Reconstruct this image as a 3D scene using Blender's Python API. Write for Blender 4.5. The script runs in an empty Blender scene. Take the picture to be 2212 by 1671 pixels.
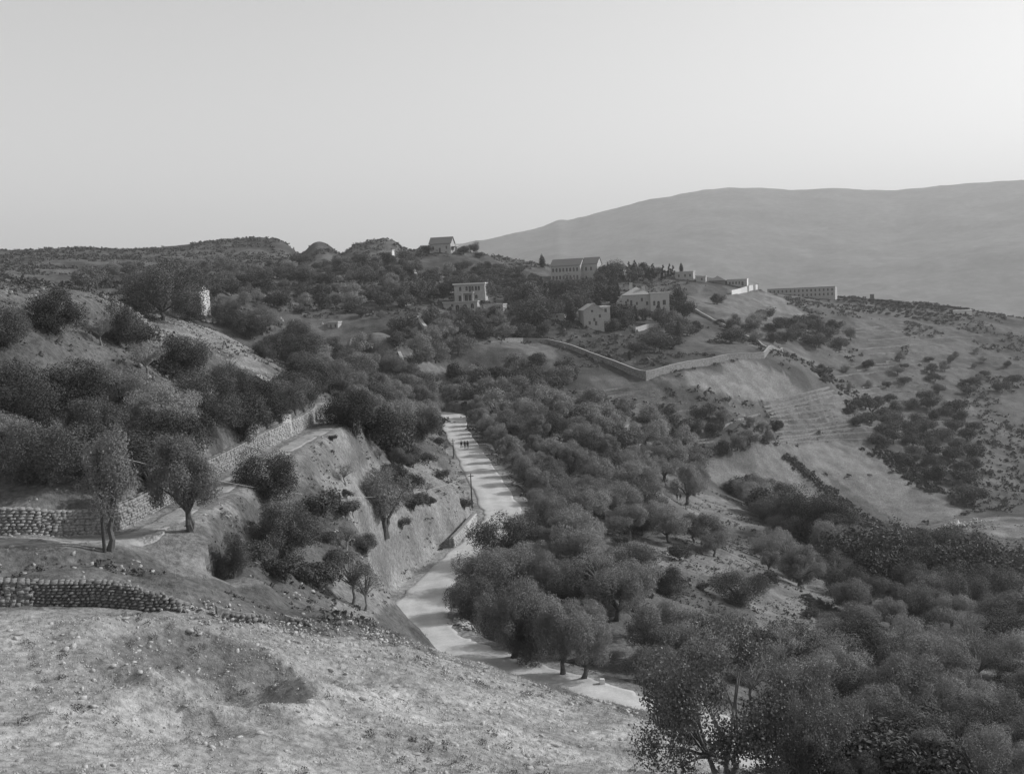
import bpy, math, random
import numpy as np
from mathutils import Matrix, Vector

random.seed(11); rng = np.random.default_rng(11)
SC = bpy.context.scene
COL = SC.collection
# ------------------------------------------------------------------ camera
CAMZ = 90.0
F = 2372.0; CX, CY = 1106.0, 835.5          # focal length and centre, in pixels of a 2212 wide view
PITCH = math.atan((CY - 640.0) / F); ROLL = math.radians(2.6)
f_ = Vector((0, math.cos(PITCH), -math.sin(PITCH))); r0 = Vector((1, 0, 0)); u0 = Vector((0, math.sin(PITCH), math.cos(PITCH)))
RT = r0 * math.cos(ROLL) - u0 * math.sin(ROLL); UP = u0 * math.cos(ROLL) + r0 * math.sin(ROLL)
cam = bpy.data.cameras.new("camera"); camo = bpy.data.objects.new("camera", cam); COL.objects.link(camo)
m = Matrix(((RT.x, UP.x, -f_.x, 0), (RT.y, UP.y, -f_.y, 0), (RT.z, UP.z, -f_.z, CAMZ), (0, 0, 0, 1)))
camo.matrix_world = m
cam.sensor_width = 36; cam.lens = 36 * F / 2212.0; cam.clip_start = 0.5; cam.clip_end = 40000
SC.camera = camo
# ------------------------------------------------------------------ light
SUN_AZ = math.radians(16)                    # measured from +X towards +Y: from the right, a little beyond
SUN_EL = math.radians(31)
W = bpy.data.worlds.new("World"); SC.world = W; W.use_nodes = True
nt = W.node_tree; bg = nt.nodes['Background']
sky = nt.nodes.new('ShaderNodeTexSky'); sky.sky_type = 'NISHITA'; sky.sun_disc = False
sky.sun_elevation = SUN_EL; sky.sun_rotation = math.pi / 2 - SUN_AZ
sky.air_density = 1.0; sky.dust_density = 1.2; sky.ozone_density = 1.0; sky.altitude = 600
sep = nt.nodes.new('ShaderNodeSeparateColor')   # blue-sensitive film: the blue channel as grey
nt.links.new(sky.outputs[0], sep.inputs[0]); nt.links.new(sep.outputs[2], bg.inputs[0])
bg.inputs[1].default_value = 0.12
sl = bpy.data.lights.new("sun", 'SUN'); sl.energy = 3.3; sl.angle = math.radians(0.6)
so = bpy.data.objects.new("sun", sl); COL.objects.link(so)
sd = Vector((math.cos(SUN_AZ) * math.cos(SUN_EL), math.sin(SUN_AZ) * math.cos(SUN_EL), math.sin(SUN_EL)))
so.rotation_euler = sd.to_track_quat('Z', 'Y').to_euler(); so.location = (200, 60, 400)
SC.view_settings.view_transform = 'Standard'; SC.view_settings.look = 'None'
SC.view_settings.exposure = 0.33; SC.view_settings.gamma = 1.0
try: SC.view_settings.use_curve_mapping = False
except Exception: pass
SC.cycles.max_bounces = 5; SC.cycles.diffuse_bounces = 2; SC.cycles.transparent_max_bounces = 4
SC.cycles.volume_bounces = 0; SC.cycles.transmission_bounces = 3; SC.cycles.glossy_bounces = 2
SC.cycles.use_denoising = True
HAZE = 1.35e-4
# ------------------------------------------------------------------ view geometry
def pxdir(px, py):
    """azimuth from +Y (right positive) and slope (up positive) of a line of sight"""
    x = (np.asarray(px, float) - CX) / F; y = -(np.asarray(py, float) - CY) / F
    dx = x * RT.x + y * UP.x + f_.x; dy = x * RT.y + y * UP.y + f_.y; dz = x * RT.z + y * UP.z + f_.z
    h = np.hypot(dx, dy)
    return np.arctan2(dx, dy), dz / h
def project(X, Y, Z):
    Z = Z - CAMZ
    a = X * RT.x + Y * RT.y + Z * RT.z; b = X * UP.x + Y * UP.y + Z * UP.z; c = X * f_.x + Y * f_.y + Z * f_.z
    c = np.maximum(c, 1e-3)
    return CX + F * a / c, CY - F * b / c
# ------------------------------------------------------------------ noise
class Noise:
    def __init__(s, seed): s.t = np.random.default_rng(seed).random((256, 256))
    def __call__(s, x, y):
        xi = np.floor(x).astype(int); yi = np.floor(y).astype(int); fx = x - xi; fy = y - yi
        fx = fx * fx * (3 - 2 * fx); fy = fy * fy * (3 - 2 * fy)
        t = s.t; a = t[xi & 255, yi & 255]; b = t[(xi + 1) & 255, yi & 255]; c = t[xi & 255, (yi + 1) & 255]; d = t[(xi + 1) & 255, (yi + 1) & 255]
        return (a + (b - a) * fx) * (1 - fy) + (c + (d - c) * fx) * fy - 0.5
NZ = Noise(5)
def fbm(x, y, lam, oct=4, seed=0):
    v = 0; a = 1.0
    for k in range(oct):
        v = v + a * NZ(x / lam + 17.3 * k + seed * 7.7, y / lam + 5.1 * k + seed * 3.3); lam *= 0.48; a *= 0.5
    return v
def sstep(a, b, x):
    t = np.clip((x - a) / (b - a), 0, 1); return t * t * (3 - 2 * t)
# ------------------------------------------------------------------ ground: surveyed points (view x, view y, distance)
G = """
-300 1671 38|0 1671 38|200 1671 38|500 1671 40|800 1671 42|1200 1671 45|1450 1671 50|1600 1690 66|2000 1700 50|2300 1700 50
0 1580 44|200 1580 44|500 1580 44.5|800 1580 47|1100 1580 51|1320 1580 56|1450 1583 60|1470 1585 63
200 1480 50|500 1480 51|800 1450 57|1000 1480 60|1200 1520 62
200 1400 54|450 1400 55|600 1420 56|200 1320 60|400 1310 61|600 1340 64|720 1330 69|800 1350 72|850 1375 79|1000 1425 77|1200 1495 71|1300 1522 68|1400 1552 65
0 1320 60|-300 1400 55|200 1250 66|400 1250 66|100 1200 72|220 1195 71.5|300 1165 74|400 1175 76|450 1250 73|550 1275 74.5|650 1310 75|760 1325 79|820 1330 84
480 1055 92|540 1018 99|600 980 108|660 950 117|710 925 128|735 900 138|720 880 148
0 1150 78|-300 1150 78|200 1085 81|330 1050 87|450 1005 97|560 950 110|650 915 125
600 1100 98|700 1200 92|760 1300 84|700 1250 86|500 1180 80|850 1050 138|900 1150 126|930 1000 190|945 1110 143|700 1000 112|800 950 160|850 900 200|850 1220 107|780 1130 103|760 1050 114|840 1290 104|800 1200 104|960 1140 139
500 900 118|550 922 120|600 845 148|450 800 155|300 800 130|200 700 118|100 760 100|-200 800 95|200 640 136|0 630 140|-300 620 150|320 690 150|560 822 163|612 860 150|500 850 145|200 950 98|350 930 100|400 730 180|430 715 188|345 692 196|400 695 200|530 770 178|560 790 172|460 712 205
0 600 300|200 660 260|300 660 290|450 690 300|430 655 330|600 700 330|700 740 312|650 735 318|800 715 340|900 690 390|1000 680 425|850 760 335|900 800 335|1000 800 365|1000 850 335|920 850 320|1100 860 318|1100 760 375|760 800 270|600 770 285|650 790 262|750 870 200|830 850 250
1130 735 402|1240 757 388|1310 785 375|1396 822 358|1450 804 368|1511 791 380|1573 776 395|1650 774 408|1687 760 425|1200 720 415|1300 712 425|1258 700 425
1200 900 285|1150 950 225|1250 1000 212|1120 980 225|1200 1060 188|1180 1120 166|1300 900 310|1400 950 305|1500 900 342|1350 1000 245|1400 1060 225|1300 1100 190|1480 1050 280|1580 1085 272|1650 1120 262|1450 1120 225|1430 1075 250
1480 1020 308|1570 1050 316|1650 1090 318|1550 1000 326|1700 950 362|1700 1050 338|1850 1150 325|2090 1110 346|1950 1150 325|1850 960 388|1700 870 392|1550 850 366|1600 940 344|1980 1050 366
2000 850 485|2000 950 430|2090 1000 405|2000 750 560|1900 680 620|2090 700 640|1800 700 560|1750 780 470|1850 850 450|2100 800 540|2200 900 480|2200 1050 400
1830 641 690|1900 645 690|2000 655 688|2100 669 680|2200 690 680|2400 730 670|1700 640 650|1800 640 680|1660 636 630|1650 700 520|1600 680 510|1500 760 415|1450 720 440|1600 730 460|1720 720 500
1390 660 500|1250 610 570|1200 611 580|1150 640 500|1100 583 600|1050 556 620|950 542 600|900 550 600|870 552 600|1000 541 605|1160 577 610|1200 585 615|1480 600 590|1540 607 590|1600 616 590|1640 628 600|1350 605 590|1620 640 570|1560 650 545|1430 615 570|1300 600 590|1380 598 620|1450 592 620|1530 603 625
1000 600 540|1000 640 450|1100 640 470|850 600 520|850 650 430|700 600 540|700 660 430|500 600 520|500 660 400|300 600 480|100 600 470|300 570 560|0 580 520
-300 560 640|0 545 650|176 538 655|260 545 660|330 540 670|400 533 680|480 525 690|540 518 698|570 517 700|600 521 706|630 533 716|648 544 726|640 560 640|665 532 745|690 526 755|710 528 758|735 542 760
770 530 640|800 524 625|820 523 622|850 530 615|880 545 610|725 552 650
"""
PT = np.array([[float(v) for v in q.split()] for l in G.strip().splitlines() for q in l.split('|')])
# the main road, level, 32.3 m below the eye
ROADPX = [(940,872),(962,893),(983,925),(1003,960),(1027,1000),(1050,1042),(1079,1090),(1086,1118),(1060,1152),(1018,1190),(965,1240),(925,1285),(905,1325),(915,1360),(950,1392),(1010,1415),(1090,1442),(1180,1472),(1280,1504),(1400,1545)]
rp = np.array(ROADPX, float); ra, rs = pxdir(rp[:,0], rp[:,1]); RDROP = -32.3
rd = RDROP / rs
road_c = np.stack([rd * np.sin(ra), rd * np.cos(ra)], 1)
road_c = np.vstack([[-78, 352],[-48,326],road_c[1:], road_c[-1] + [6, -5.5], road_c[-1] + [11, -15],road_c[-1] + [14, -30]])
ROADZ = np.full(len(road_c), CAMZ + RDROP); ROADZ[0] += 1; ROADZ[1] += .3; ROADZ[-2] -= 1.5; ROADZ[-1] -= 4
a_, s_ = pxdir(PT[:,0], PT[:,1])
ctrl = [np.stack([a_, np.log(PT[:,2]), s_], 1)]
rdist = np.hypot(road_c[:,0], road_c[:,1])
ctrl.append(np.stack([np.arctan2(road_c[:,0], road_c[:,1]), np.log(rdist), (ROADZ - CAMZ) / rdist], 1))
def cp(px, d, z): # hidden points: azimuth of a view column, distance, height against the eye
    a, _ = pxdir(px, 700.0); return (float(a), math.log(d), z / d)
H = []
for px in (-300, 200, 700, 1106, 1500, 2000, 2500):
    H.append(cp(px, 3, -1.7)); H.append(cp(px, 12, -5.6 if px < 1500 else -7.5)); H.append(cp(px, 25, -11.2 if px < 1500 else -14))
for px, z1, z2 in ((-300,20,-10),(200,20,-10),(500,20,-10),(620,12,-20),(700,22,-20),(800,-5,-25),(900,-5,-40),(1000,0,-50),(1100,-10,-60),(1300,-25,-80),(1500,-40,-90),(1700,-50,-100),(1900,-60,-110),(2100,-75,-120),(2500,-80,-130)):
    H.append(cp(px, 900, z1)); H.append(cp(px, 1300, z2)); H.append(cp(px, 1800, z2 - 20))
for px in (1000, 1150): H.append(cp(px, 85, -30.8))
H += [cp(1600, 78, -34.5), cp(1800, 82, -36), cp(2000, 84, -37.5), cp(2250, 88, -39), cp(2500, 90, -40)]
for q in ((1550,1550,89),(1600,1450,108),(1400,1400,101),(1300,1300,113),(1250,1200,133),(1400,1200,155),(1550,1250,150),(1550,1185,176),(1350,1150,175),(1700,1250,180),(1800,1350,145),(1600,1350,128),(1850,1300,165),(2000,1250,210),(2000,1400,140),(2110,1200,262),(1900,1550,101),(2100,1500,112),(1750,1150,243),(1900,1200,232),(2090,1142,292),(2040,1160,280),(1150,1190,136),(1100,1290,113),(1480,1290,132),(2250,1250,240),(2250,1400,150),(2400,1300,200),(1700,1550,96),(2150,1120,310)):
    a, s = pxdir(q[0], q[1]); H.append((float(a), math.log(q[2]), float(s)))
ctrl.append(np.array(H)); CT = np.vstack(ctrl)
n = len(CT); EXPO = 1.55
P = CT[:, :2]; D = np.sqrt(((P[:, None] - P[None]) ** 2).sum(-1) + 1e-6) ** EXPO
A = np.zeros((n + 3, n + 3)); A[:n, :n] = D - np.eye(n) * 1.2e-4; Q = np.c_[np.ones(n), P]; A[:n, n:] = Q; A[n:, :n] = Q.T
wts = np.linalg.solve(A, np.r_[CT[:, 2], 0, 0, 0])
def slope_at(a, ld):
    sh = a.shape; q = np.c_[a.ravel(), ld.ravel()].astype(np.float32); out = np.empty(len(q))
    Pf = P.astype(np.float32); w = wts[:n].astype(np.float32)
    for i in range(0, len(q), 20000):
        b = q[i:i + 20000]; r2 = (b[:, None, 0] - Pf[None, :, 0]) ** 2 + (b[:, None, 1] - Pf[None, :, 1]) ** 2 + 1e-6
        out[i:i + 20000] = (r2 ** (EXPO / 2)) @ w
    return (out + wts[n] + wts[n + 1] * q[:, 0] + wts[n + 2] * q[:, 1]).reshape(sh)
# polar sheet: fine where the view looks, coarse elsewhere
AZ = np.concatenate([np.linspace(-1.35, -0.56, 20, endpoint=False), np.linspace(-0.56, 0.56, 561), np.linspace(0.575, 1.35, 20)])
LD = np.concatenate([np.linspace(math.log(1.5), math.log(33), 40, endpoint=False), np.linspace(math.log(33), math.log(900), 620), np.linspace(math.log(905), math.log(1800), 40)])
NA, ND = len(AZ), len(LD)
ac = np.linspace(-1.35, 1.35, 400); lc = np.linspace(LD[0], LD[-1], 520)
Sc = slope_at(*np.meshgrid(np.clip(ac, -0.75, 0.75), lc, indexing='ij'))
def bil(Gd, gx, gy, x, y):
    i = np.clip(np.searchsorted(gx, x) - 1, 0, len(gx) - 2); j = np.clip(np.searchsorted(gy, y) - 1, 0, len(gy) - 2)
    fx = np.clip((x - gx[i]) / (gx[i + 1] - gx[i]), 0, 1); fy = np.clip((y - gy[j]) / (gy[j + 1] - gy[j]), 0, 1)
    return (Gd[i, j] * (1 - fx) + Gd[i + 1, j] * fx) * (1 - fy) + (Gd[i, j + 1] * (1 - fx) + Gd[i + 1, j + 1] * fx) * fy
AA, LL = np.meshgrid(AZ, LD, indexing='ij'); DD = np.exp(LL)
GX = DD * np.sin(AA); GY = DD * np.cos(AA)
GZ = CAMZ + DD * bil(Sc, ac, lc, AA, LL)
# relief smaller than the survey
near = sstep(20, 60, DD)
GZ += (DD < 80) * near * .4 * (fbm(GX, GY, 4, 4, 19) - .5 * np.abs(fbm(GX, GY, 2.2, 3, 20))) + near * (0.45 * fbm(GX, GY, 9, 4, 1) + 0.22 * fbm(GX, GY, 1.8, 3, 2))
GZ += sstep(78, 86, DD) * (1 - sstep(160, 200, DD)) * (GX < 0) * (1.0 * fbm(GX, GY, 6, 5, 8) - .5 * np.abs(fbm(GX + GY * .4, GY, 3.5, 3, 9)))   # rough cut bank
GZ += sstep(90, 300, DD) * (1.2 * fbm(GX, GY, 30, 4, 3) + 0.5 * fbm(GX, GY, 6, 3, 7)) + sstep(300, 600, DD) * 1.8 * fbm(GX, GY, 45, 4, 4)
for (px, wpx, dz) in ((648, 20, -5.5), (690, 24, 3.0), (738, 16, -3.0), (884, 26, -4.5), (570, 60, 1.0), (820, 45, 1.2)):   # knolls and saddles of the skyline
    a0 = float(pxdir(px, 535.0)[0]); GZ += dz * np.exp(-((AA - a0) * F / wpx) ** 2) * sstep(560, 640, DD) * (1 - sstep(800, 1000, DD))
def world(px, py, d):
    a, s = pxdir(px, py); return np.array([d * math.sin(a), d * math.cos(a), CAMZ + d * s])
def seg_dist(X, Y, poly):
    """distance to a polyline, signed side (left of travel positive), parameter"""
    best = np.full(X.shape, 1e9); side = np.zeros(X.shape); par = np.zeros(X.shape)
    for i in range(len(poly) - 1):
        ax, ay = poly[i]; bx, by = poly[i + 1]; ux, uy = bx - ax, by - ay; L2 = ux * ux + uy * uy + 1e-9
        t = np.clip(((X - ax) * ux + (Y - ay) * uy) / L2, 0, 1)
        d = np.hypot(X - ax - t * ux, Y - ay - t * uy); s = ux * (Y - ay) - uy * (X - ax)
        k = d < best; best = np.where(k, d, best); side = np.where(k, s, side); par = np.where(k, i + t, par)
    return best, side, par
def smooth(poly, n=8):
    """Catmull-Rom"""
    p = np.asarray(poly, float); p = np.vstack([2 * p[0] - p[1], p, 2 * p[-1] - p[-2]]); out = []
    for i in range(1, len(p) - 2):
        for t in np.arange(n) / n:
            out.append(0.5 * (2 * p[i] + (p[i + 1] - p[i - 1]) * t + (2 * p[i - 1] - 5 * p[i] + 4 * p[i + 1] - p[i + 2]) * t * t + (3 * p[i] - p[i - 1] - 3 * p[i + 1] + p[i + 2]) * t ** 3))
    out.append(p[-2]); return np.array(out)
def carve(line3, half, blend, depth=0.12, bank=None, zfun=None):
    """cut a level bed for a road along a 3-D line; returns mask"""
    global GZ
    xy = line3[:, :2]; lo = xy.min(0) - half - blend - 1; hi = xy.max(0) + half + blend + 1
    k = (GX > lo[0]) & (GX < hi[0]) & (GY > lo[1]) & (GY < hi[1])
    d, s, t = seg_dist(GX[k], GY[k], xy)
    z = np.interp(t, np.arange(len(xy)), line3[:, 2]) - depth
    w = 1 - sstep(half, half + blend, d); GZ[k] = GZ[k] * (1 - w) + z * w
    return k, d, s, t
ROAD = smooth(np.c_[road_c, ROADZ], 8); ROADHALF = 3.35
carve(ROAD, ROADHALF + 0.5, 2.6, 0.12)
k = (GX > -90) & (GX < 30) & (GY > 75) & (GY < 350)   # gutter along the hill side of the road
d, s, t = seg_dist(GX[k], GY[k], ROAD[:, :2]); left = np.where(s < 0, 1, 0)
GZ[k] -= left * 0.55 * np.exp(-((d - ROADHALF - 0.9) / 0.45) ** 2)
# the cart track below the orchard wall: view x, view y, distance
TRK = [(-250,1170,74),(60,1170,73.5),(180,1168,74.5),(280,1160,76),(350,1132,79.5),(410,1093,84.5),(480,1052,92.5),(540,1016,100),(600,980,109),(655,949,118),(700,925,127),(722,905,136),(715,885,147),(700,868,158)]
tr = np.array([world(*q) for q in TRK]); tr[:, 2] = np.convolve(np.r_[tr[0, 2], tr[:, 2], tr[-1, 2]], [.25, .5, .25], 'valid')
TRACK = smooth(tr, 6); carve(TRACK, 1.8, 2.6, 0.02)
# spur of the track running down towards the road end
SP = [(350,1140,78),(385,1170,75.5),(410,1205,73.5),(440,1235,73),(500,1262,73.5)]
sp = np.array([world(*q) for q in SP]); SPUR = smooth(sp, 6); carve(SPUR, 1.4, 3.0, 0.0)
GZ += ((DD > 60) & (DD < 170) & (GX < -5)) * .07 * fbm(GX, GY, 1.2, 2, 14)
# field held up 1.7 m above the track by the dry-stone wall
k = (GX > -70) & (GX < -12) & (GY > 60) & (GY < 170)
d, s, t = seg_dist(GX[k], GY[k], TRACK[:, :2])
up = (s > 0) * sstep(2.55, 2.95, d) * (1 - sstep(5, 16, d)); GZ[k] += up * 1.75
# pits in the foreground scree
for (px, py, dd, r, dep) in ((420,1425,54,3.0,1.2),(505,1478,50.5,2.2,1.7),(330,1560,45.5,2.3,.7),(640,1460,53.5,1.8,.8),(430,1540,46.5,2.2,.6),(760,1480,55,2.5,.45),(900,1540,52,2.4,.5)):
    c = world(px, py, dd); q = ((GX - c[0]) / (r * 1.35)) ** 2 + ((GY - c[1]) / r) ** 2
    GZ -= dep * np.exp(-q * 1.4) ; GZ += dep * .35 * np.exp(-((np.sqrt(q) - 1.25) / .28) ** 2)
# terraced slopes: risers held by low stone steps
_px, _py = project(GX, GY, GZ)
def terrace(mask, h, amt):
    global GZ
    q = GZ / h + .35 * fbm(GX, GY, 30, 2, 15); fl = np.floor(q); fr = q - fl; dz = (fl + sstep(.62, .98, fr) - q) * h; GZ = GZ + dz * mask * amt
_m = lambda x0, x1, y0, y1, e=40: sstep(x0 - e, x0 + e, _px) * (1 - sstep(x1 - e, x1 + e, _px)) * sstep(y0 - 14, y0 + 14, _py) * (1 - sstep(y1 - 14, y1 + 14, _py)) * (DD > 260) * (DD < 640)
terrace(_m(1150, 1640, 845, 985), 1.7, .8); terrace(_m(1640, 1850, 850, 960, 15), 1.5, 1.0); terrace(_m(1740, 2400, 700, 900), 1.9, .6)
terrace(_m(940, 1150, 770, 850), 1.6, .7); terrace(_m(176, 1000, 580, 690), 2.2, .6)
carve(ROAD, ROADHALF + 0.5, 2.6, 0.12)
def gz(x, y):
    x = np.asarray(x, float); y = np.asarray(y, float)
    return bil(GZ, AZ, LD, np.arctan2(x, y), np.log(np.hypot(x, y) + 1e-6))
def hit(px, py, dmin=30.0, dmax=1700.0):
    """where a line of sight meets the ground"""
    a, s = pxdir(px, py); a = float(a); s = float(s)
    i = int(np.clip(np.searchsorted(AZ, a) - 1, 0, NA - 2)); f = (a - AZ[i]) / (AZ[i + 1] - AZ[i])
    sl = ((GZ[i] * (1 - f) + GZ[i + 1] * f) - CAMZ) / np.exp(LD)
    ok = (sl >= s) & (LD > math.log(dmin)) & (LD < math.log(dmax))
    j = int(np.argmax(ok)) if ok.any() else int(np.argmax(np.where((LD > math.log(dmin)) & (LD < math.log(dmax)), sl, -9)))
    d = math.exp(LD[j])
    if ok.any() and j > 0 and sl[j] > sl[j - 1]:
        g = (s - sl[j - 1]) / (sl[j] - sl[j - 1]); d = math.exp(LD[j - 1] + max(0, min(1, g)) * (LD[j] - LD[j - 1]))
    return Vector((d * math.sin(a), d * math.cos(a), CAMZ + (d * s if ok.any() else d * sl[j])))
# ------------------------------------------------------------------ materials (all greys: the photograph is black and white film)
def mat(name, v=0.3, rough=0.9, amp=0.25, scale=3.0, bump=0.0, bscale=8.0, attr=None, trans=0.0, rnd=0.0, spec=0.2, coarse=None):
    m = bpy.data.materials.new(name); m.use_nodes = True; t = m.node_tree; N = t.nodes; L = t.links; b = N['Principled BSDF']
    b.inputs['Roughness'].default_value = rough; b.inputs['Specular IOR Level'].default_value = spec
    tc = N.new('ShaderNodeTexCoord')
    def noise(sc, det=5):
        n = N.new('ShaderNodeTexNoise'); n.inputs['Scale'].default_value = sc; n.inputs['Detail'].default_value = det; n.inputs['Roughness'].default_value = .62
        L.new(tc.outputs['Object'], n.inputs['Vector']); return n.outputs['Fac']
    def math_(op, a, c):
        n = N.new('ShaderNodeMath'); n.operation = op
        for i, q in enumerate((a, c)):
            if isinstance(q, (int, float)): n.inputs[i].default_value = q
            else: L.new(q, n.inputs[i])
        return n.outputs[0]
    r = N.new('ShaderNodeMapRange'); L.new(noise(scale), r.inputs[0]); r.inputs[1].default_value = .3; r.inputs[2].default_value = .7
    r.inputs[3].default_value = 1 - amp; r.inputs[4].default_value = 1 + amp; val = r.outputs[0]
    if coarse:
        r2 = N.new('ShaderNodeMapRange'); L.new(noise(coarse[0], 8), r2.inputs[0]); r2.inputs[1].default_value = .35; r2.inputs[2].default_value = .65
        r2.inputs[3].default_value = 1 - coarse[1]; r2.inputs[4].default_value = 1 + coarse[1]; val = math_('MULTIPLY', val, r2.outputs[0])
    if attr:
        a = N.new('ShaderNodeAttribute'); a.attribute_name = attr; val = math_('MULTIPLY', val, a.outputs['Fac'])
    else: val = math_('MULTIPLY', val, v)
    if rnd:
        o = N.new('ShaderNodeObjectInfo'); r3 = N.new('ShaderNodeMapRange'); L.new(o.outputs['Random'], r3.inputs[0])
        r3.inputs[3].default_value = 1 - rnd; r3.inputs[4].default_value = 1 + rnd; val = math_('MULTIPLY', val, r3.outputs[0])
    L.new(val, b.inputs['Base Color'])
    if bump:
        bn = N.new('ShaderNodeBump'); bn.inputs['Distance'].default_value = bump; bn.inputs['Strength'].default_value = 1
        L.new(noise(bscale, 6), bn.inputs['Height']); L.new(bn.outputs[0], b.inputs['Normal'])
    if trans:
        tr_ = N.new('ShaderNodeBsdfTranslucent'); L.new(val, tr_.inputs['Color']); mx = N.new('ShaderNodeMixShader'); mx.inputs[0].default_value = trans
        L.new(b.outputs[0], mx.inputs[1]); L.new(tr_.outputs[0], mx.inputs[2]); L.new(mx.outputs[0], N['Material Output'].inputs['Surface'])
    return m
M = dict(
    ground=mat('earth_and_dry_grass', attr='tone', amp=.42, scale=2.3, bump=.2, bscale=2.2, coarse=(.23, .28)),
    hill=mat('far_mountain_scrub', .10, amp=.45, scale=.035, coarse=(.006, .35)),
    road=mat('gravel_road', attr='wear',  amp=.10, scale=3.5, bump=.03, bscale=9, coarse=(.35, .13)),
    track=mat('dust_track', .30, amp=.22, scale=2.2, bump=.04, bscale=5, coarse=(.4, .15)),
    dstone=mat('dark_and_shaded_stone', .2, amp=.4, scale=6, bump=.03, bscale=14, rnd=.3),  # dark tone; on the long left wall it carries the shaded front
    stone=mat('limestone', .30, amp=.3, scale=6, bump=.03, bscale=14, rnd=.25),
    fstone=mat('field_wall_stone', .21, amp=.4, scale=1.5),
    pale=mat('pale_limestone', .40, amp=.2, scale=5, bump=.02, bscale=14, rnd=.15),
    ashlar=mat('building_stone', .34, amp=.18, scale=1.6, bump=.02, bscale=6),
    plaster=mat('plaster', .42, amp=.10, scale=1.2), white=mat('whitewash', .62, amp=.06, scale=2),
    tile=mat('roof_tiles', .15, amp=.25, scale=4, bump=.03, bscale=9), glass=mat('dark_window', .03, rough=.3, amp=.1, spec=.5),
    frame=mat('window_frame', .30, amp=.1), wood=mat('pole_wood', .06, amp=.3, scale=9), bark=mat('bark', .11, amp=.35, scale=7, bump=.03, bscale=12),
    barkp=mat('pale_bark', .2, amp=.3, scale=7, bump=.02, bscale=12),
    olive=mat('olive_leaves', .215, rough=.75, amp=.3, scale=7, trans=.22, rnd=.38), dark=mat('dark_leaves', .085, rough=.65, amp=.35, scale=6, trans=.18, rnd=.45, spec=.25),
    pine=mat('conifer_needles', .055, rough=.8, amp=.3, scale=3, trans=.1, rnd=.2), fig=mat('broad_leaves', .13, rough=.5, amp=.5, scale=2.5, trans=.25, rnd=.15, spec=.4),
    scrub=mat('scrub_leaves', .085, rough=.8, amp=.4, scale=3, trans=.15, rnd=.3), grass=mat('dry_grass', .30, amp=.4, scale=2, trans=.3),
    wire=mat('metal_wire', .5, rough=.4, amp=.05, spec=.6), cloth=mat('dark_cloth', .022, amp=.2), skin=mat('skin', .28, amp=.05), tent=mat('tent_canvas', .75, amp=.08))
# ------------------------------------------------------------------ object helpers
def prop(o, label=None, cat=None, group=None, kind=None):
    for k_, v_ in (('label', label), ('category', cat), ('group', group), ('kind', kind)):
        if v_: o[k_] = v_
    return o
def np_mesh(name, V, Fs, nv, smooth=False):
    """mesh from arrays: V (n,3), Fs (m,nv)"""
    me = bpy.data.meshes.new(name); V = np.asarray(V, np.float32); Fs = np.asarray(Fs, np.int32)
    me.vertices.add(len(V)); me.vertices.foreach_set('co', V.ravel()); me.loops.add(Fs.size); me.loops.foreach_set('vertex_index', Fs.ravel())
    me.polygons.add(len(Fs)); me.polygons.foreach_set('loop_start', np.arange(0, Fs.size, nv, dtype=np.int32))
    if smooth: me.polygons.foreach_set('use_smooth', np.ones(len(Fs), bool))
    me.update(calc_edges=True); return me
def link(name, me, m=None, parent=None, loc=None, rz=0, sc=None):
    if m is not None and not me.materials: me.materials.append(m)
    o = bpy.data.objects.new(name, me); COL.objects.link(o)
    if parent is not None: o.parent = parent
    if loc is not None: o.location = loc
    if rz: o.rotation_euler = (0, 0, rz)
    if sc is not None: o.scale = sc
    return o
def empty(name, loc, rz=0.0, sc=1.0, **kw):
    o = bpy.data.objects.new(name, None); COL.objects.link(o); o.location = loc; o.rotation_euler = (0, 0, rz); o.scale = (sc, sc, sc); o.empty_display_size = .3
    return prop(o, **kw)
class MB:
    """collects quads/boxes into one mesh"""
    def __init__(s): s.v = []; s.f = []
    def poly(s, pts):
        b = len(s.v); s.v += [tuple(p) for p in pts]; s.f.append(tuple(range(b, b + len(pts))))
    def box(s, x0, y0, z0, x1, y1, z1):
        b = len(s.v); s.v += [(x0,y0,z0),(x1,y0,z0),(x1,y1,z0),(x0,y1,z0),(x0,y0,z1),(x1,y0,z1),(x1,y1,z1),(x0,y1,z1)]
        s.f += [tuple(b + i for i in q) for q in ((0,3,2,1),(4,5,6,7),(0,1,5,4),(1,2,6,5),(2,3,7,6),(3,0,4,7))]
    def tube(s, pts, rad, n=6, cap=True):
        pts = [Vector(p) for p in pts]; b = len(s.v)
        for i, p in enumerate(pts):
            d = (pts[min(i + 1, len(pts) - 1)] - pts[max(i - 1, 0)]).normalized(); u = d.orthogonal().normalized()
            if i and abs(u.dot(pu)) < .99: u = (pu - d * pu.dot(d)).normalized()
            pu = u; w = d.cross(u); r = rad[i] if hasattr(rad, '__len__') else rad
            for k_ in range(n):
                a = 2 * math.pi * k_ / n; s.v.append(tuple(p + (u * math.cos(a) + w * math.sin(a)) * r))
        for i in range(len(pts) - 1):
            for k_ in range(n): s.f.append((b + i * n + k_, b + i * n + (k_ + 1) % n, b + (i + 1) * n + (k_ + 1) % n, b + (i + 1) * n + k_))
        if cap: s.f.append(tuple(b + (len(pts) - 1) * n + k_ for k_ in range(n))); s.f.append(tuple(b + k_ for k_ in range(n))[::-1])
    def build(s, name, m, parent=None, **kw):
        me = bpy.data.meshes.new(name); me.from_pydata(s.v, [], s.f); me.update(); return link(name, me, m, parent, **kw)
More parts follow.
